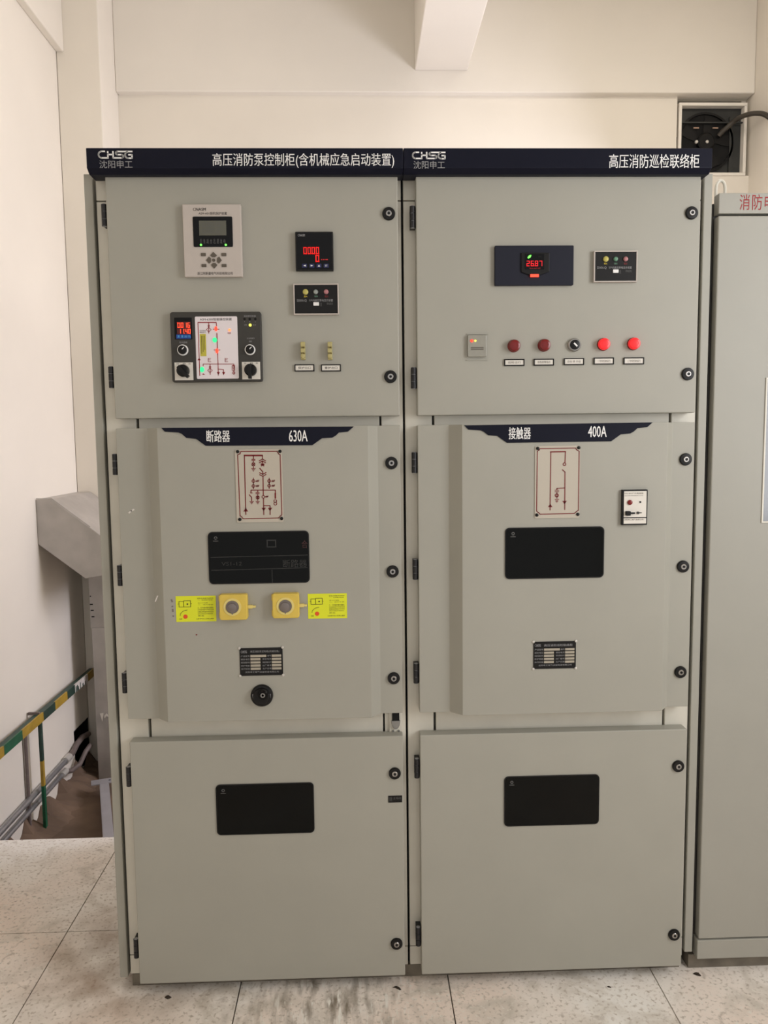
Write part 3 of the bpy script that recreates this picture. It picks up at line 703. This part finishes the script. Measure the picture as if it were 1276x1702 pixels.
# ---- right upper door
x0, x1, z0, z1 = R(821, 409.5, 951.5, 475.5)
dp = part(MB().rrect(x0, x1, z0, z1, .003, -.010, 0), 'display_panel', M['slate'], cabR, bevel=.0015)
Y = -.0102
part(MB().prism([P(u, v, Y) for u, v in ((865.5,420.5),(912.5,420.5),(912.5,452),(896,458),(881,458),(865.5,453))], Y-.004, Y), 'display_module', M['black'], dp, bevel=.0015)
Y2 = Y-.0044
part(MB().box(*R(872,422,904,447.5,Y2)[:2], Y2-.0004, Y2, *R(872,422,904,447.5,Y2)[2:]), 'display_window', M['black_gloss'], dp)
part(seven(MB(), '26.87', *R(874.5,433.5,902.5,442.5,Y2), Y2-.0006), 'digits', M['red_seg_mid'], dp)
part(MB().prism([P(u, v, Y2) for u, v in ((876.5,427.5),(879.5,424.3),(882.5,424),(881.3,428),(877.5,429.8))], Y2-.0012, Y2-.0004), 'indicator_lamp', M['green_led'], dp)
part(MB().rrect(*R(894,424.5,899.5,428.5,Y2), .001, Y2-.0012, Y2-.0004), 'indicator_lamp', M['void'], dp)
text('RUN ALM SET', R(880,445,898,447,Y2), Y2-.0006, M['red_seg_dim'], dp)
part(MB().rrect(*R(881,456,895,460.5,Y2), .001, Y2-.0016, Y2), 'red_badge', M['red_led'], dp)
# small sensor box under a clear cover
x0, x1, z0, z1 = R(776.5, 557.5, 807.5, 593.5)
sb = part(MB().rrect(x0, x1, z0, z1, .002, -.009, 0), 'sensor_box', M['clear'], cabR, bevel=.001)
part(MB().box(x0+.008, x1-.008, -.0096, -.0088, z0+.018, z0+.0205), 'box_slot', M['key'], sb)
part(MB().box(x0+.008, x1-.008, -.0096, -.0088, z0+.0225, z0+.025), 'box_slot', M['key'], sb)
for u, mm, r in ((784, 'red_led', .0040), (789.7, 'yellow_led', .0026)):
    a = P(u, 566.5, -.009); part(MB().lathe(a[0], a[1], [(r, -.009), (r*.9, -.011), (r*.4, -.012)], 14), 'indicator_lamp', M[mm], sb, smooth=True)
part(MB().rrect(x0-.003, x1+.005, z0-.009, z0-.0065, .0005, -.003, 0), 'cover_lip', M['paint'], sb)
part(MB().rrect(x0-.001, x1+.006, z1+.002, z1+.005, .0005, -.003, 0), 'cover_lip', M['paint'], sb)
# push buttons and key switch
for u, v, kind in ((854.5,574.5,'d'), (904.7,573.5,'d'), (955,573,'k'), (1003.5,572,'l'), (1053.5,571.2,'l')):
    a = P(u, v, -.008)
    if kind == 'k':
        b = part(MB().lathe(a[0], a[1], [(.0176, 0), (.0176, -.006), (.0150, -.009), (.0138, -.009)], 26), 'selector_switch', M['chrome'], cabR, smooth=True)
        part(MB().lathe(a[0], a[1], [(.0134, -.006), (.0130, -.012), (.0110, -.013)], 24), 'selector_knob', M['black'], b, smooth=True)
        part(MB().stroke([(a[0]-.0035, a[1]+.004), (a[0]+.0052, a[1]-.0045)], .0042, -.0133), 'selector_pointer', M['white_ink'], b)
    else:
        mm = M['button_dark'] if kind == 'd' else M['button_lit']
        b = part(MB().lathe(a[0], a[1], [(.0168, 0), (.0168, -.004), (.0155, -.006)], 26), 'push_button', M['button_dark'], cabR, smooth=True)
        part(MB().lathe(a[0], a[1], [(.0155, -.005), (.0152, -.014), (.0135, -.017), (.009, -.0185), (.004, -.019)], 26), 'button_lens', mm, b, smooth=True)
        part(MB().ring(a[0], a[1], .0072, .0082, -.0192, -.018, 20), 'lens_ring', mm, b)
for px, s in (((837.5,597,871,608.3),'巡检运行'), ((886.5,596.5,920,607.8),'巡检故障指示'), ((936.5,595.5,970,606.8),'自动 停 手动'), ((986,594.5,1019.5,606),'一号泵低速运行'), ((1035.5,594.3,1069.5,605.8),'二号泵低速运行')):
    strip(cabR, px, s, 'key')

# ---- left middle door: labels, interlock covers, rating plate, knob
def warning_label(px):
    Y = YP; x0, x1, z0, z1 = R(*px, Y); wd, hg = x1-x0, z1-z0
    o = part(MB().box(x0, x1, Y-.0008, Y, z0, z1), 'warning_label', M['sticker'], cabL)
    Yt = Y-.001
    pt = lambda a, b: (x0+a*wd, z1-b*hg)
    mb = MB()
    for a, b, c, d in ((.08,.2,.2,.42), (.2,.18,.37,.42)):
        mb.stroke([pt(a,b), pt(c,b), pt(c,d), pt(a,d)], .0010, Yt, close=True)
    mb.stroke([pt(.05,.3), pt(.08,.3)], .001, Yt); mb.stroke([pt(.37,.3), pt(.4,.3)], .001, Yt); mb.cyl(*pt(.29,.31), .0022, Yt-.0004, Yt, 8)
    mb.stroke([pt(.1+.2*(1-math.cos(t*.3)), .76-.22*math.sin(t*.3)) for t in range(6)], .001, Yt)
    part(mb, 'label_drawing', M['text_dark'], o)
    part(MB().cyl(*pt(.23,.8), .0058, Yt-.0004, Yt, 14), 'label_dot', M['red_spot'], o)
    mb = MB(); rows = [('紧急合闸操作说明书',.54,.94,.07,.12), ('一、合闸操作前请',.55,.92,.14,.18), ('确认已储能',.55,.80,.26,.29), ('二、操作手柄',.55,.93,.33,.36),
        ('三、打开保护罩并按箭头',.54,.94,.43,.50), ('方向旋转操作手柄至合闸',.54,.94,.52,.57), ('位置后断路器合闸完成后',.54,.94,.60,.65), ('请将手柄复位并锁好防护',.54,.92,.68,.72), ('罩盖',.54,.70,.76,.80), ('注意非专业人员禁止操作',.5,.94,.87,.92), ]
    for s, a, b, c, d in rows: text_into(mb, s, pt(a,0)[0], pt(b,0)[0], pt(0,d)[1], pt(0,c)[1], Yt)
    flatbuild(mb, 'label_lettering', M['text_dark'], o); text('合闸', (pt(.07,0)[0], pt(.14,0)[0], pt(0,.92)[1], pt(0,.86)[1]), Yt, M['text_dark'], o, name='label_caption')
warning_label((292.5,990.5,359,1033)); warning_label((511.7,986.5,576.5,1027.8))
def interlock(px, lock_uv):
    Y = YP; x0, x1, z0, z1 = R(*px, Y-.02)
    o = part(MB().rrect(x0, x1, z0, z1, .006, Y-.022, Y), 'interlock_cover', M['amber'], cabL, bevel=.0025)
    cx, cz = P(*lock_uv, Y-.022)
    part(MB().ring(cx, cz, .0175, .0235, Y-.0235, Y-.021, 28), 'cover_rim', M['amber_pale'], o, bevel=.0005)
    part(MB().cyl(cx, cz, .0172, Y-.0226, Y-.0215, 26), 'lock_recess', M['lock_grey'], o)
    part(MB().lathe(cx-.001, cz-.002, [(.0130, Y-.022), (.0125, Y-.027), (.0105, Y-.028)], 20), 'lock_barrel', M['lock_grey'], o, smooth=True)
    part(MB().prism([(cx-.004, cz-.014), (cx+.004, cz-.014), (cx, cz-.021)], Y-.0245, Y-.022), 'lock_pointer', M['lock_grey'], o)
    zc = (z0+z1)/2-.001
    tb = part(MB().box(x1-.001, x1+.012, Y-.010, Y, zc-.006, zc+.003), 'cover_latch', M['amber_pale'], o, bevel=.001)
    part(MB().box(x1+.006, x1+.020, Y-.008, Y-.001, zc-.0045, zc+.0012), 'latch_tongue', M['amber_pale'], o, bevel=.001)
    for zq in (z0+.012, z1-.012): part(MB().box(x0-.003, x0+.002, Y-.012, Y, zq-.008, zq+.008), 'cover_hinge', M['amber'], o, bevel=.001)
interlock((364.5,988,411,1030.5), (386,1009)); interlock((452.5,986.5,497,1027.5), (474,1007.5))
def rating_plate(cab, px, title):
    Y = YP; x0, x1, z0, z1 = R(*px, Y); wd, hg = x1-x0, z1-z0
    o = part(MB().box(x0, x1, Y-.0015, Y, z0, z1), 'rating_plate', M['black'], cab)
    Yt = Y-.0018; pt = lambda a, b: (x0+a*wd, z1-b*hg)
    mb = MB()
    for k in range(5):
        b0 = .25+k*.115; 
        for a0, a1 in ((.25, .48 if k else .62), (.745, .965)):
            p0, p1 = pt(a0, b0+.08), pt(a1, b0); mb.box(p0[0], p1[0], Yt-.0003, Yt, p0[1], p1[1])
    part(mb, 'plate_field', M['tarnish'], o)
    mb = MB()
    mb2 = [('额定电压',.03,.23), ('额定电流',.53,.73)]
    words = [('产品型号','编号'), ('额定电压','额定电流'), ('额定短路开断','额定绝缘水平'), ('防护等级','出厂编号'), ('执行标准','生产日期')]
    for k, (a, b) in enumerate(words):
        b0 = .25+k*.115
        text_into(mb, a, pt(.03,0)[0], pt(.23,0)[0], pt(0,b0+.07)[1], pt(0,b0+.01)[1], Yt)
        text_into(mb, b, pt(.64 if k == 0 else .53,0)[0], pt(.73,0)[0], pt(0,b0+.07)[1], pt(0,b0+.01)[1], Yt)
    text_into(mb, title, pt(.25,0)[0], pt(.92,0)[0], pt(0,.18)[1], pt(0,.09)[1], Yt)
    text_into(mb, '沈阳申工电气设备制造有限公司', pt(.12,0)[0], pt(.9,0)[0], pt(0,.90)[1], pt(0,.84)[1], Yt)
    flatbuild(mb, 'plate_lettering', M['grey_ink'], o)
    chsg((*[pt(.03,0)[0], pt(.17,0)[0]], pt(0,.18)[1], pt(0,.09)[1]), Yt, M['grey_ink'], o)
    for a in (.0, 1.0):
        for b in (.0, 1.0):
            c = pt(a, b); part(MB().lathe(c[0], c[1], [(.0036, Y), (.0034, Y-.0025), (.0015, Y-.0035)], 12), 'plate_rivet', M['bolt'], o, smooth=True)
rating_plate(cabL, (398.5,1076.5,470,1122.5), '高压消防泵控制柜(机械应急)'); rating_plate(cabR, (886,1066,956.5,1111), '高压消防巡检联络柜')
cx, cz = P(434.7, 1157.3, YP-.01)
kn = part(MB().lathe(cx, cz, [(.0300, YP), (.0300, YP-.006), (.0280, YP-.009), (.0235, YP-.010), (.0215, YP-.018), (.019, YP-.020)], 32), 'rotary_lock', M['black'], cabL, smooth=True)
part(MB().lathe(cx+.005, cz+.008, [(.0145, YP-.019), (.0140, YP-.026), (.0120, YP-.028), (.0078, YP-.028)], 24), 'lock_hub', M['black_gloss'], kn, smooth=True)
part(MB().lathe(cx+.0055, cz+.0085, [(.0066, YP-.027), (.0062, YP-.030), (.0035, YP-.030), (.003, YP-.028)], 16), 'lock_core', M['steel'], kn, smooth=True)
part(MB().stroke([(cx-.024, cz+.006), (cx-.0225, cz-.004)], .0022, YP-.0105).stroke([(cx+.0235, cz+.006), (cx+.0225, cz-.004)], .0022, YP-.0105), 'dial_mark', M['grey_ink'], kn)
# ---- right middle door: small locking unit
x0, x1, z0, z1 = R(1031.5, 813.5, 1073.5, 872, YP)
su = part(MB().box(x0, x1, YP-.010, YP, z0, z1), 'locking_unit', M['black'], cabR, bevel=.001)
Y = YP-.0102
part(MB().box(x0+.0045, x1-.0035, Y-.001, Y, z0+.021, z1-.004), 'unit_face', M['paper'], su)
part(MB().box(x0+.0045, x1-.0035, Y-.001, Y, z0+.004, z0+.0185), 'unit_footer', M['paper'], su)
Yt = Y-.0013
text('DSN-BM户内电磁锁', R(1036,818.8,1069,821.2,Yt), Yt, M['key'], su); text('ELECTROMAGNETIC LOCK', R(1038,823,1069,824.5,Yt), Yt, M['dim_ink'], su)
text('沈阳申工电气有限公司', R(1037,862.5,1069,865,Yt), Yt, M['key'], su)
a = P(1046, 835, Y); part(MB().lathe(a[0], a[1], [(.0068, Y), (.0066, Y-.004), (.0045, Y-.006), (.002, Y-.0065)], 16), 'lamp', M['button_dark'], su, smooth=True)
a = P(1063.5, 834.3, Y); part(MB().cyl(a[0], a[1], .0024, Y-.003, Y, 10), 'small_button', M['black'], su)
a = P(1042.5, 853, Y); part(MB().rrect(a[0]-.0065, a[0]+.0060, a[1]-.0060, a[1]+.0060, .002, Y-.010, Y), 'key_head', M['black'], su, bevel=.001)
part(MB().box(a[0]+.004, a[0]+.0185, Y-.006, Y-.001, a[1]-.0018, a[1]+.0024), 'key_shaft', M['black'], su)
a = P(1059.5, 852.3, Y); part(MB().cyl(a[0], a[1], .0036, Y-.004, Y, 12), 'keyhole', M['dark_grey'], su); part(MB().box(a[0], a[0]+.010, Y-.003, Y-.001, a[1]-.001, a[1]+.0014), 'key_slot', M['dark_grey'], su)
# ---- left lower door: small black tag ; latch at the gap above it
x0, x1, z0, z1 = R(645, 1322.3, 668, 1333.5)
tg = part(MB().box(x0, x1, -.0012, 0, z0, z1), 'small_tag', M['black'], cabL)
mb = MB(); text_into(mb, '接地', x0+.003, x0+.011, z0+.004, z1-.003, -.0015); text_into(mb, '主母线', x0+.014, x1-.003, z0+.009, z1-.004, -.0015); flatbuild(mb, 'tag_lettering', M['dim_ink'], tg)
xa, xb = P(647, 1200, .035)[0], P(668, 1200, .035)[0]; zt, zb = .799, .738
lb = part(MB().box(xa, xb, .033, YF+.002, zb, zt), 'latch_bracket', M['galv_inner'], cabL, bevel=.001)
xm = (xa+xb)/2
part(MB().box(xm-.010, xm+.010, .028, .034, zt-.022, zt+.005), 'latch_slot', M['void'], lb)
part(MB().prism([(xm+.0125*math.cos(t*math.pi/10), zt-.022+.024*math.sin(t*math.pi/10)) for t in range(10, 21)], .026, .034), 'latch_tongue', M['steel'], lb, bevel=.001)
for dx in (-.008, .008): part(MB().cyl(xm+dx, zb+.008, .003, .029, .034, 10), 'latch_screw', M['steel'], lb)

part(MB().stroke([P(214, 853, 0), P(218, 849, 0), P(223, 846.5, 0)], .004, -.0002, t=.0003), 'paint_scuff', M['tape_white'], cabL)
mb = MB()
for k in range(4): mb.stroke([P(284.5+k*1.2, 996+k*8+(k%2)*3, YP), P(286.5+k*.4, 1001+k*8, YP)], .0045, YP-.0002, t=.0002)
part(mb, 'paint_scuff', M['lock_grey'], cabL)
part(MB().cyl(*P(326.5, 1055, YP), .002, YP-.0006, YP, 8), 'paint_speck', M['maroon_ink'], cabL)
part(MB().stroke([P(258, 1000, YP), P(262, 990, YP)], .0025, YP-.0002, t=.0003), 'paint_scuff', M['tape_white'], cabL)

# ------------------------------------------------------------------ third cabinet at the right
t3 = empty('control_cabinet', (2.06, .45, 0), 'grey control cabinet with red lettering, cut off by the right edge of the view', 'cabinet')
XA, XB = 1.667, 2.46; Y3 = .02
MB().box(XA-.004, XB, Y3+.03, .85, .03, 2.19).build('body', M['dark_grey'], t3, bevel=.004)
tp = MB().box(XA, XB, Y3, Y3+.03, 2.155, 2.208).build('top_panel', M['paint2'], t3, bevel=.002)
MB().box(1.656, 1.6625, .08, .84, .04, 2.15).build('joint_shade_strip', M['void'], t3)  # added dark strip keeping this gap black against light from behind
d3 = MB().box(XA, XB, Y3, Y3+.028, .103, 2.149).build('door', M['paint2'], t3, bevel=.003)
MB().box(XA-.004, XB, Y3-.002, .85, .042, .099).build('plinth', M['paint2'], t3, bevel=.002)
MB().box(XA-.02, XB, Y3+.02, .85, 0, .042).build('base_channel', M['dirt'], t3)
Yt = Y3-.0004
x0, _, z0, z1 = R(1229, 323, 1266, 349, Yt); xe = P(1266, 336, Yt)[0]; ad = (xe-x0)*.565
for k, s in enumerate('消防电'):
    text(s, (x0+k*ad, x0+k*ad+ad*.80, z0, z1), Yt, M['red_ink'], tp)
wx, _ = P(1268, 760, Y3); wz0, wz1 = 1.322, 1.72
wf = MB().frame(wx, wx+.5, wz0, wz1, .004, Y3-.003, Y3).build('viewing_window', M['galv_inner'], d3)
MB().box(wx+.003, wx+.497, Y3-.002, Y3-.0005, wz0+.003, wz1-.003).build('pane', mat('grey_window_pane', (112, 116, 122), .15), d3)
exa = P(1197, 316, .1)[0]
ring = [(exa-.012, .1, 2.185), (exa-.0125, .1, 2.225)]+[(exa+.0125*math.cos(math.radians(d)), .1, 2.245+.021*math.sin(math.radians(d))) for d in range(180, -1, -15)]+[(exa+.0125, .1, 2.225), (exa+.012, .1, 2.185)]
MB().tube(ring, .0042, 10).build('lifting_eye', M['galv_inner'], t3, smooth=True)

# ------------------------------------------------------------------ cable duct in the corner
dt = empty('cable_duct', (-.6, 1.9, PIT), 'grey galvanised sheet metal cable duct bending into the left wall', 'duct')
Yd0, Yd1, Yd2 = 1.652, 2.196, 2.0
slope = (.914-1.085)/(-.63+.85)
bend = [(-.849, 1.085), (-.849, 1.302), (-.776, 1.302), (-.36, 1.302-.416*.79), (-.36, .97), (-.36, .953), (-.632, .914)]
MB().prism(bend, Yd0, Yd1).build('bend_section', M['galv'], dt, bevel=.003)
MB().box(-.742, -.45, Yd2, Yd1, .585, .97).build('collar_section', M['galv'], dt, bevel=.003)
MB().box(-.735, -.445, Yd2-.006, Yd1, PIT, .59).build('riser_section', M['galv'], dt, bevel=.003)
MB().box(-.672, -.662, Yd2-.006, Yd2+.004, .592, .93).build('collar_fold', M['galv'], dt)
for (u, v), (sw, sh) in (((150.3,991),(.006,.006)), ((151.7,1004.5),(.016,.006)), ((153.3,1014.5),(.016,.006)), ((154.5,1025),(.015,.007))):
    x, z = P(u, v, Yd2); MB().box(x-sw/2, x+sw/2, Yd2-.001, Yd2+.003, z-sh/2, z+sh/2).build('slot', M['void'], dt)
for px in (((166,1186),(172,1185),(170,1199)), ((173,1190),(177,1186),(181,1191),(184,1189),(183,1193),(177,1190),(174,1194))):
    MB().prism([P(u, v, Yd2-.008) for u, v in px], Yd2-.009, Yd2-.006).build('tape_scrap', M['paper'], dt)
MB().stroke([P(60, 829, Yd0), P(86, 829, Yd0), P(150, 876, Yd0)], .004, Yd0-.0006).build('edge_bead', M['galv'], dt)

# ------------------------------------------------------------------ handrail wrapped with tape, conduits, hoses
XRL, ZR = -.79, .302
hr = empty('guard_rail', (XRL, 1.42, PIT), 'low flat guard rail wrapped in yellow and green tape along left wall', 'rail')
seg = [(.905, 1.06, 'tape_yellow'), (1.06, 1.235, 'tape_green'), (1.235, 1.46, 'tape_yellow'), (1.46, 1.60, 'tape_dark'), (1.60, 1.755, 'tape_yellow'), (1.755, 1.86, 'tape_dark'), (1.86, 2.05, 'tape_white'), (2.05, 2.16, 'tape_yellow')]
for a, b, mm in seg:
    MB().box(XRL-.004, XRL+.004, a, b, ZR-.021, ZR+.021).build('rail_band', M[mm], hr)
MB().box(XRL-.026, XRL-.003, .905, 2.16, ZR+.014, ZR+.020).build('rail_flange', M['tape_dark'], hr)
mb = MB()
for y in (1.868, 1.885, 1.90, 1.93, 1.965, 2.0): mb.box(XRL+.004, XRL+.0046, y, y+random.uniform(.008, .016), ZR-.021, ZR-.021+random.uniform(.012, .034))
mb.build('torn_tape', M['tape_dark'], hr)
for za, zb, mm in ((.10, ZR-.02, 'tape_dark'), (-.02, .10, 'tape_yellow'), (PIT, -.02, 'tape_green')):
    MB().box(XRL-.010, XRL+.003, 1.425, 1.445, za, zb).build('post', M[mm], hr)
MB().box(XRL-.055, XRL-.002, 1.428, 1.440, ZR+.018, ZR+.030).build('wall_bracket', M['hose'], hr)
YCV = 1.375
cv = MB().tube([(XL+.012, YCV, PIT), (XL+.012, YCV, .05), (XL+.012, YCV, .30)], .008, 10).build('wall_tube', M['hose'], None, smooth=True)  # thin grey upright strip, shaped as a tube against the wall
tag(cv, 'thin grey vertical strip on left wall behind the guard rail post', 'pipe')
for k, (z, r, lab) in enumerate(((-.055, .0145, 'upper of two galvanised conduits running low along the left wall'), (-.108, .0115, 'lower, thinner of two galvanised conduits running low along the left wall'))):
    c = empty('wall_tube', (XL+.03, .92, z), lab, 'pipe')
    ye = 1.80-k*.05
    MB().tube([(XL+.02, .91, z), (XL+.02, 1.4, z), (XL+.02, ye, z)], r, 12).build('pipe', M['wall_tube'], c, smooth=True)
    MB().tube([(XL+.02, ye-.01, z), (XL+.02, ye+.05, z)], r+.005, 12).build('coupling', M['bolt'], c, smooth=True)
    path = [(XL+.02, ye+.04, z), (XL+.022, ye+.10, z+.004), (XL+.018, ye+.17, z+.02+.02*k), (XL+.022, ye+.24, z+.03), (XL+.022, ye+.33, z+.012)]
    if k: path = [(XL+.02, ye+.04, z), (XL+.03, ye+.09, z-.02), (XL+.05, ye+.16, z-.015), (XL+.062, ye+.22, z+.03), (XL+.075, ye+.26, z+.05)]
    MB().tube(path, r+.001, 12).build('flexible_hose', M['hose'], c, smooth=True)
# zinc strut lying in the pit
st_ = empty('steel_strut', (-.5, 1.6, PIT), 'loose zinc steel strut with end plate leaning beside the cabinet', 'strut')
A, B = Vector((-.64, 1.80, -.175)), Vector((-.36, 1.02, -.155)); dv = (B-A).normalized(); sd = dv.cross(Vector((0, 0, 1))).normalized()
MB().bar(A, B, sd*.021, Vector((0, 0, .0022))).build('strut_web', M['zinc'], st_)
MB().bar(A-sd*.021+Vector((0, 0, -.028)), B-sd*.021+Vector((0, 0, -.028)), sd*.002, Vector((0, 0, .028))).build('strut_flange', M['zinc'], st_)
MB().bar(A+sd*.021+Vector((0, 0, -.028)), B+sd*.021+Vector((0, 0, -.028)), sd*.002, Vector((0, 0, .028))).build('strut_flange', M['zinc'], st_)
pl_ = MB().bar(A-sd*.062-dv*.01, A+sd*.062-dv*.01, dv*.03, Vector((0, 0, .0025))).build('end_plate', M['zinc'], st_)
for s in (-.045, -.028): 
    p = A+sd*s-dv*.01; MB().box(p.x-.005, p.x+.005, p.y-.004, p.y+.004, p.z+.0024, p.z+.0034).build('plate_hole', M['void'], st_)
for e in (A+dv*.04, B-dv*.04): MB().box(e.x-.018, e.x+.018, e.y-.018, e.y+.018, PIT, e.z-.05).build('strut_foot', M['zinc'], st_)

# ------------------------------------------------------------------ extractor fan in the back wall and its cable
fn = empty('extractor_fan', (2.767, 2.55, 3.27), 'black extractor fan in a square white framed opening high on the wall', 'fan')
fx0, fx1, fz0, fz1 = 2.584, 2.955, 3.088, 3.462
MB().frame(fx0-.014, fx1+.014, fz0-.014, fz1+.018, .017, YB-.006, YB+.05).build('frame', M['beam'], fn, bevel=.002)
fc = P(1170, 238, YB+.03); fr_ = .170
n = 40; ring = [(fc[0]+fr_*math.cos(2*math.pi*k/n), fc[1]+fr_*math.sin(2*math.pi*k/n)) for k in range(n)]
MB().box(fx0, fx1, YB+.035, YB+.05, fz0, fz1).build('back_plate', M['fan_plate'], fn)
MB().ring(fc[0], fc[1], fr_-.012, fr_, YB+.02, YB+.035, 40).build('fan_ring', M['fan_black'], fn, smooth=True)
MB().cyl(fc[0], fc[1], fr_-.01, YB+.030, YB+.0345, 40).build('fan_mouth', M['void'], fn)
for k in range(5):
    a = 2*math.pi*k/5+.3; pts = []
    for rr, da_ in ((.035, -.25), (.09, -.42), (.15, -.46), (.152, .02), (.09, .12), (.035, .25)):
        pts.append((fc[0]+rr*math.cos(a+da_), fc[1]+rr*math.sin(a+da_)))
    MB().prism(pts, YB+.024, YB+.027).build('blade', M['fan_black'], fn)
MB().lathe(fc[0], fc[1], [(.05, YB+.03), (.05, YB+.005), (.042, YB-.002)], 24).build('motor', M['fan_black'], fn, smooth=True)
for u, v in ((1157, 236), (1174.5, 236)):
    a = P(u, v, YB); MB().lathe(a[0], a[1], [(.0095, YB+.004), (.009, YB-.006), (.005, YB-.009)], 14).build('bolt', M['bolt'], fn, smooth=True)
for dx in (-.055, .058): MB().box(fc[0]+dx-.016, fc[0]+dx+.016, YB+.015, YB+.02, fc[1]+.078, fc[1]+.082).build('louvre_gap', M['brick_light'], fn)
MB().box(fx0, fx1, YB+.01, YB+.02, fc[1]+.105, fc[1]+.112).build('brace', M['fan_plate'], fn)
MB().box(fx1-.075, fx1-.055, YB+.02, YB+.034, fz0, fz1-.05).build('side_angle', M['fan_plate'], fn)
pth = [(1194,226,.012), (1200,219,.0), (1208,212,-.015), (1218,203,-.03), (1229,195.5,-.07), (1242,190.5,-.11), (1256,188.5,-.15), (1272,191,-.20), (1292,200,-.25)]
cp = [(P(u, v, YB+d)[0], YB+d, P(u, v, YB+d)[1]) for u, v, d in pth]
cp += [(XR+.01, YB-.27, cp[-1][2]-.03)]
cp = [p for p in cp if p[0] < XR-.012]+[(XR+.02, cp[-1][1], cp[-1][2])]
def smoothpath(pts, n=4):
    pts = [Vector(p) for p in pts]; out = []
    for i in range(len(pts)-1):
        p0, p1, p2, p3 = pts[max(i-1, 0)], pts[i], pts[i+1], pts[min(i+2, len(pts)-1)]
        for k in range(n):
            t = k/n; out.append(.5*((2*p1)+(p2-p0)*t+(2*p0-5*p1+4*p2-p3)*t*t+(3*p1-p0-3*p2+p3)*t**3))
    return out+[pts[-1]]
tag(MB().tube(smoothpath(cp), .0135, 12).build('power_cable', M['cable'], None, smooth=True), 'thick dark cable arching out of the fan opening to the right', 'cable')

# ------------------------------------------------------------------ crumbs on the floor
def crumb(u, v, s, lab, rot):
    d = _rt*((u-638)/F_PX)+_up*((851-v)/F_PX)+_fw; t = -CAM.z/d.z; p = CAM+d*t
    mb = MB(); n = 7
    base = [(p.x+s*(1+.4*math.sin(3*k+rot))*math.cos(2*math.pi*k/n+rot), p.y+.55*s*(1+.3*math.cos(5*k))*math.sin(2*math.pi*k/n)) for k in range(n)]
    top = [(p.x+.45*(x-p.x), p.y+.45*(y-p.y)) for x, y in base]
    mb.add([(x, y, 0) for x, y in base]+[(x, y, s*.55) for x, y in top], [tuple(range(n))[::-1], tuple(range(n, 2*n))]+[(k, (k+1)%n, n+(k+1)%n, n+k) for k in range(n)])
    tag(mb.build('floor_crumb', M['debris'], None), lab, 'debris', 'dark crumbs on the floor tiles')
crumb(279, 1658, .010, 'dark crumb on the floor in front of the 630A cabinet', .3)
crumb(660, 1643, .011, 'dark crumb on the floor below the seam between the cabinets', 1.2)
crumb(1012, 1641, .006, 'tiny dark crumb on the floor in front of the 400A cabinet', 2.0)
crumb(1158, 1620, .011, 'dark crumb on the floor beside the third cabinet plinth', .8)
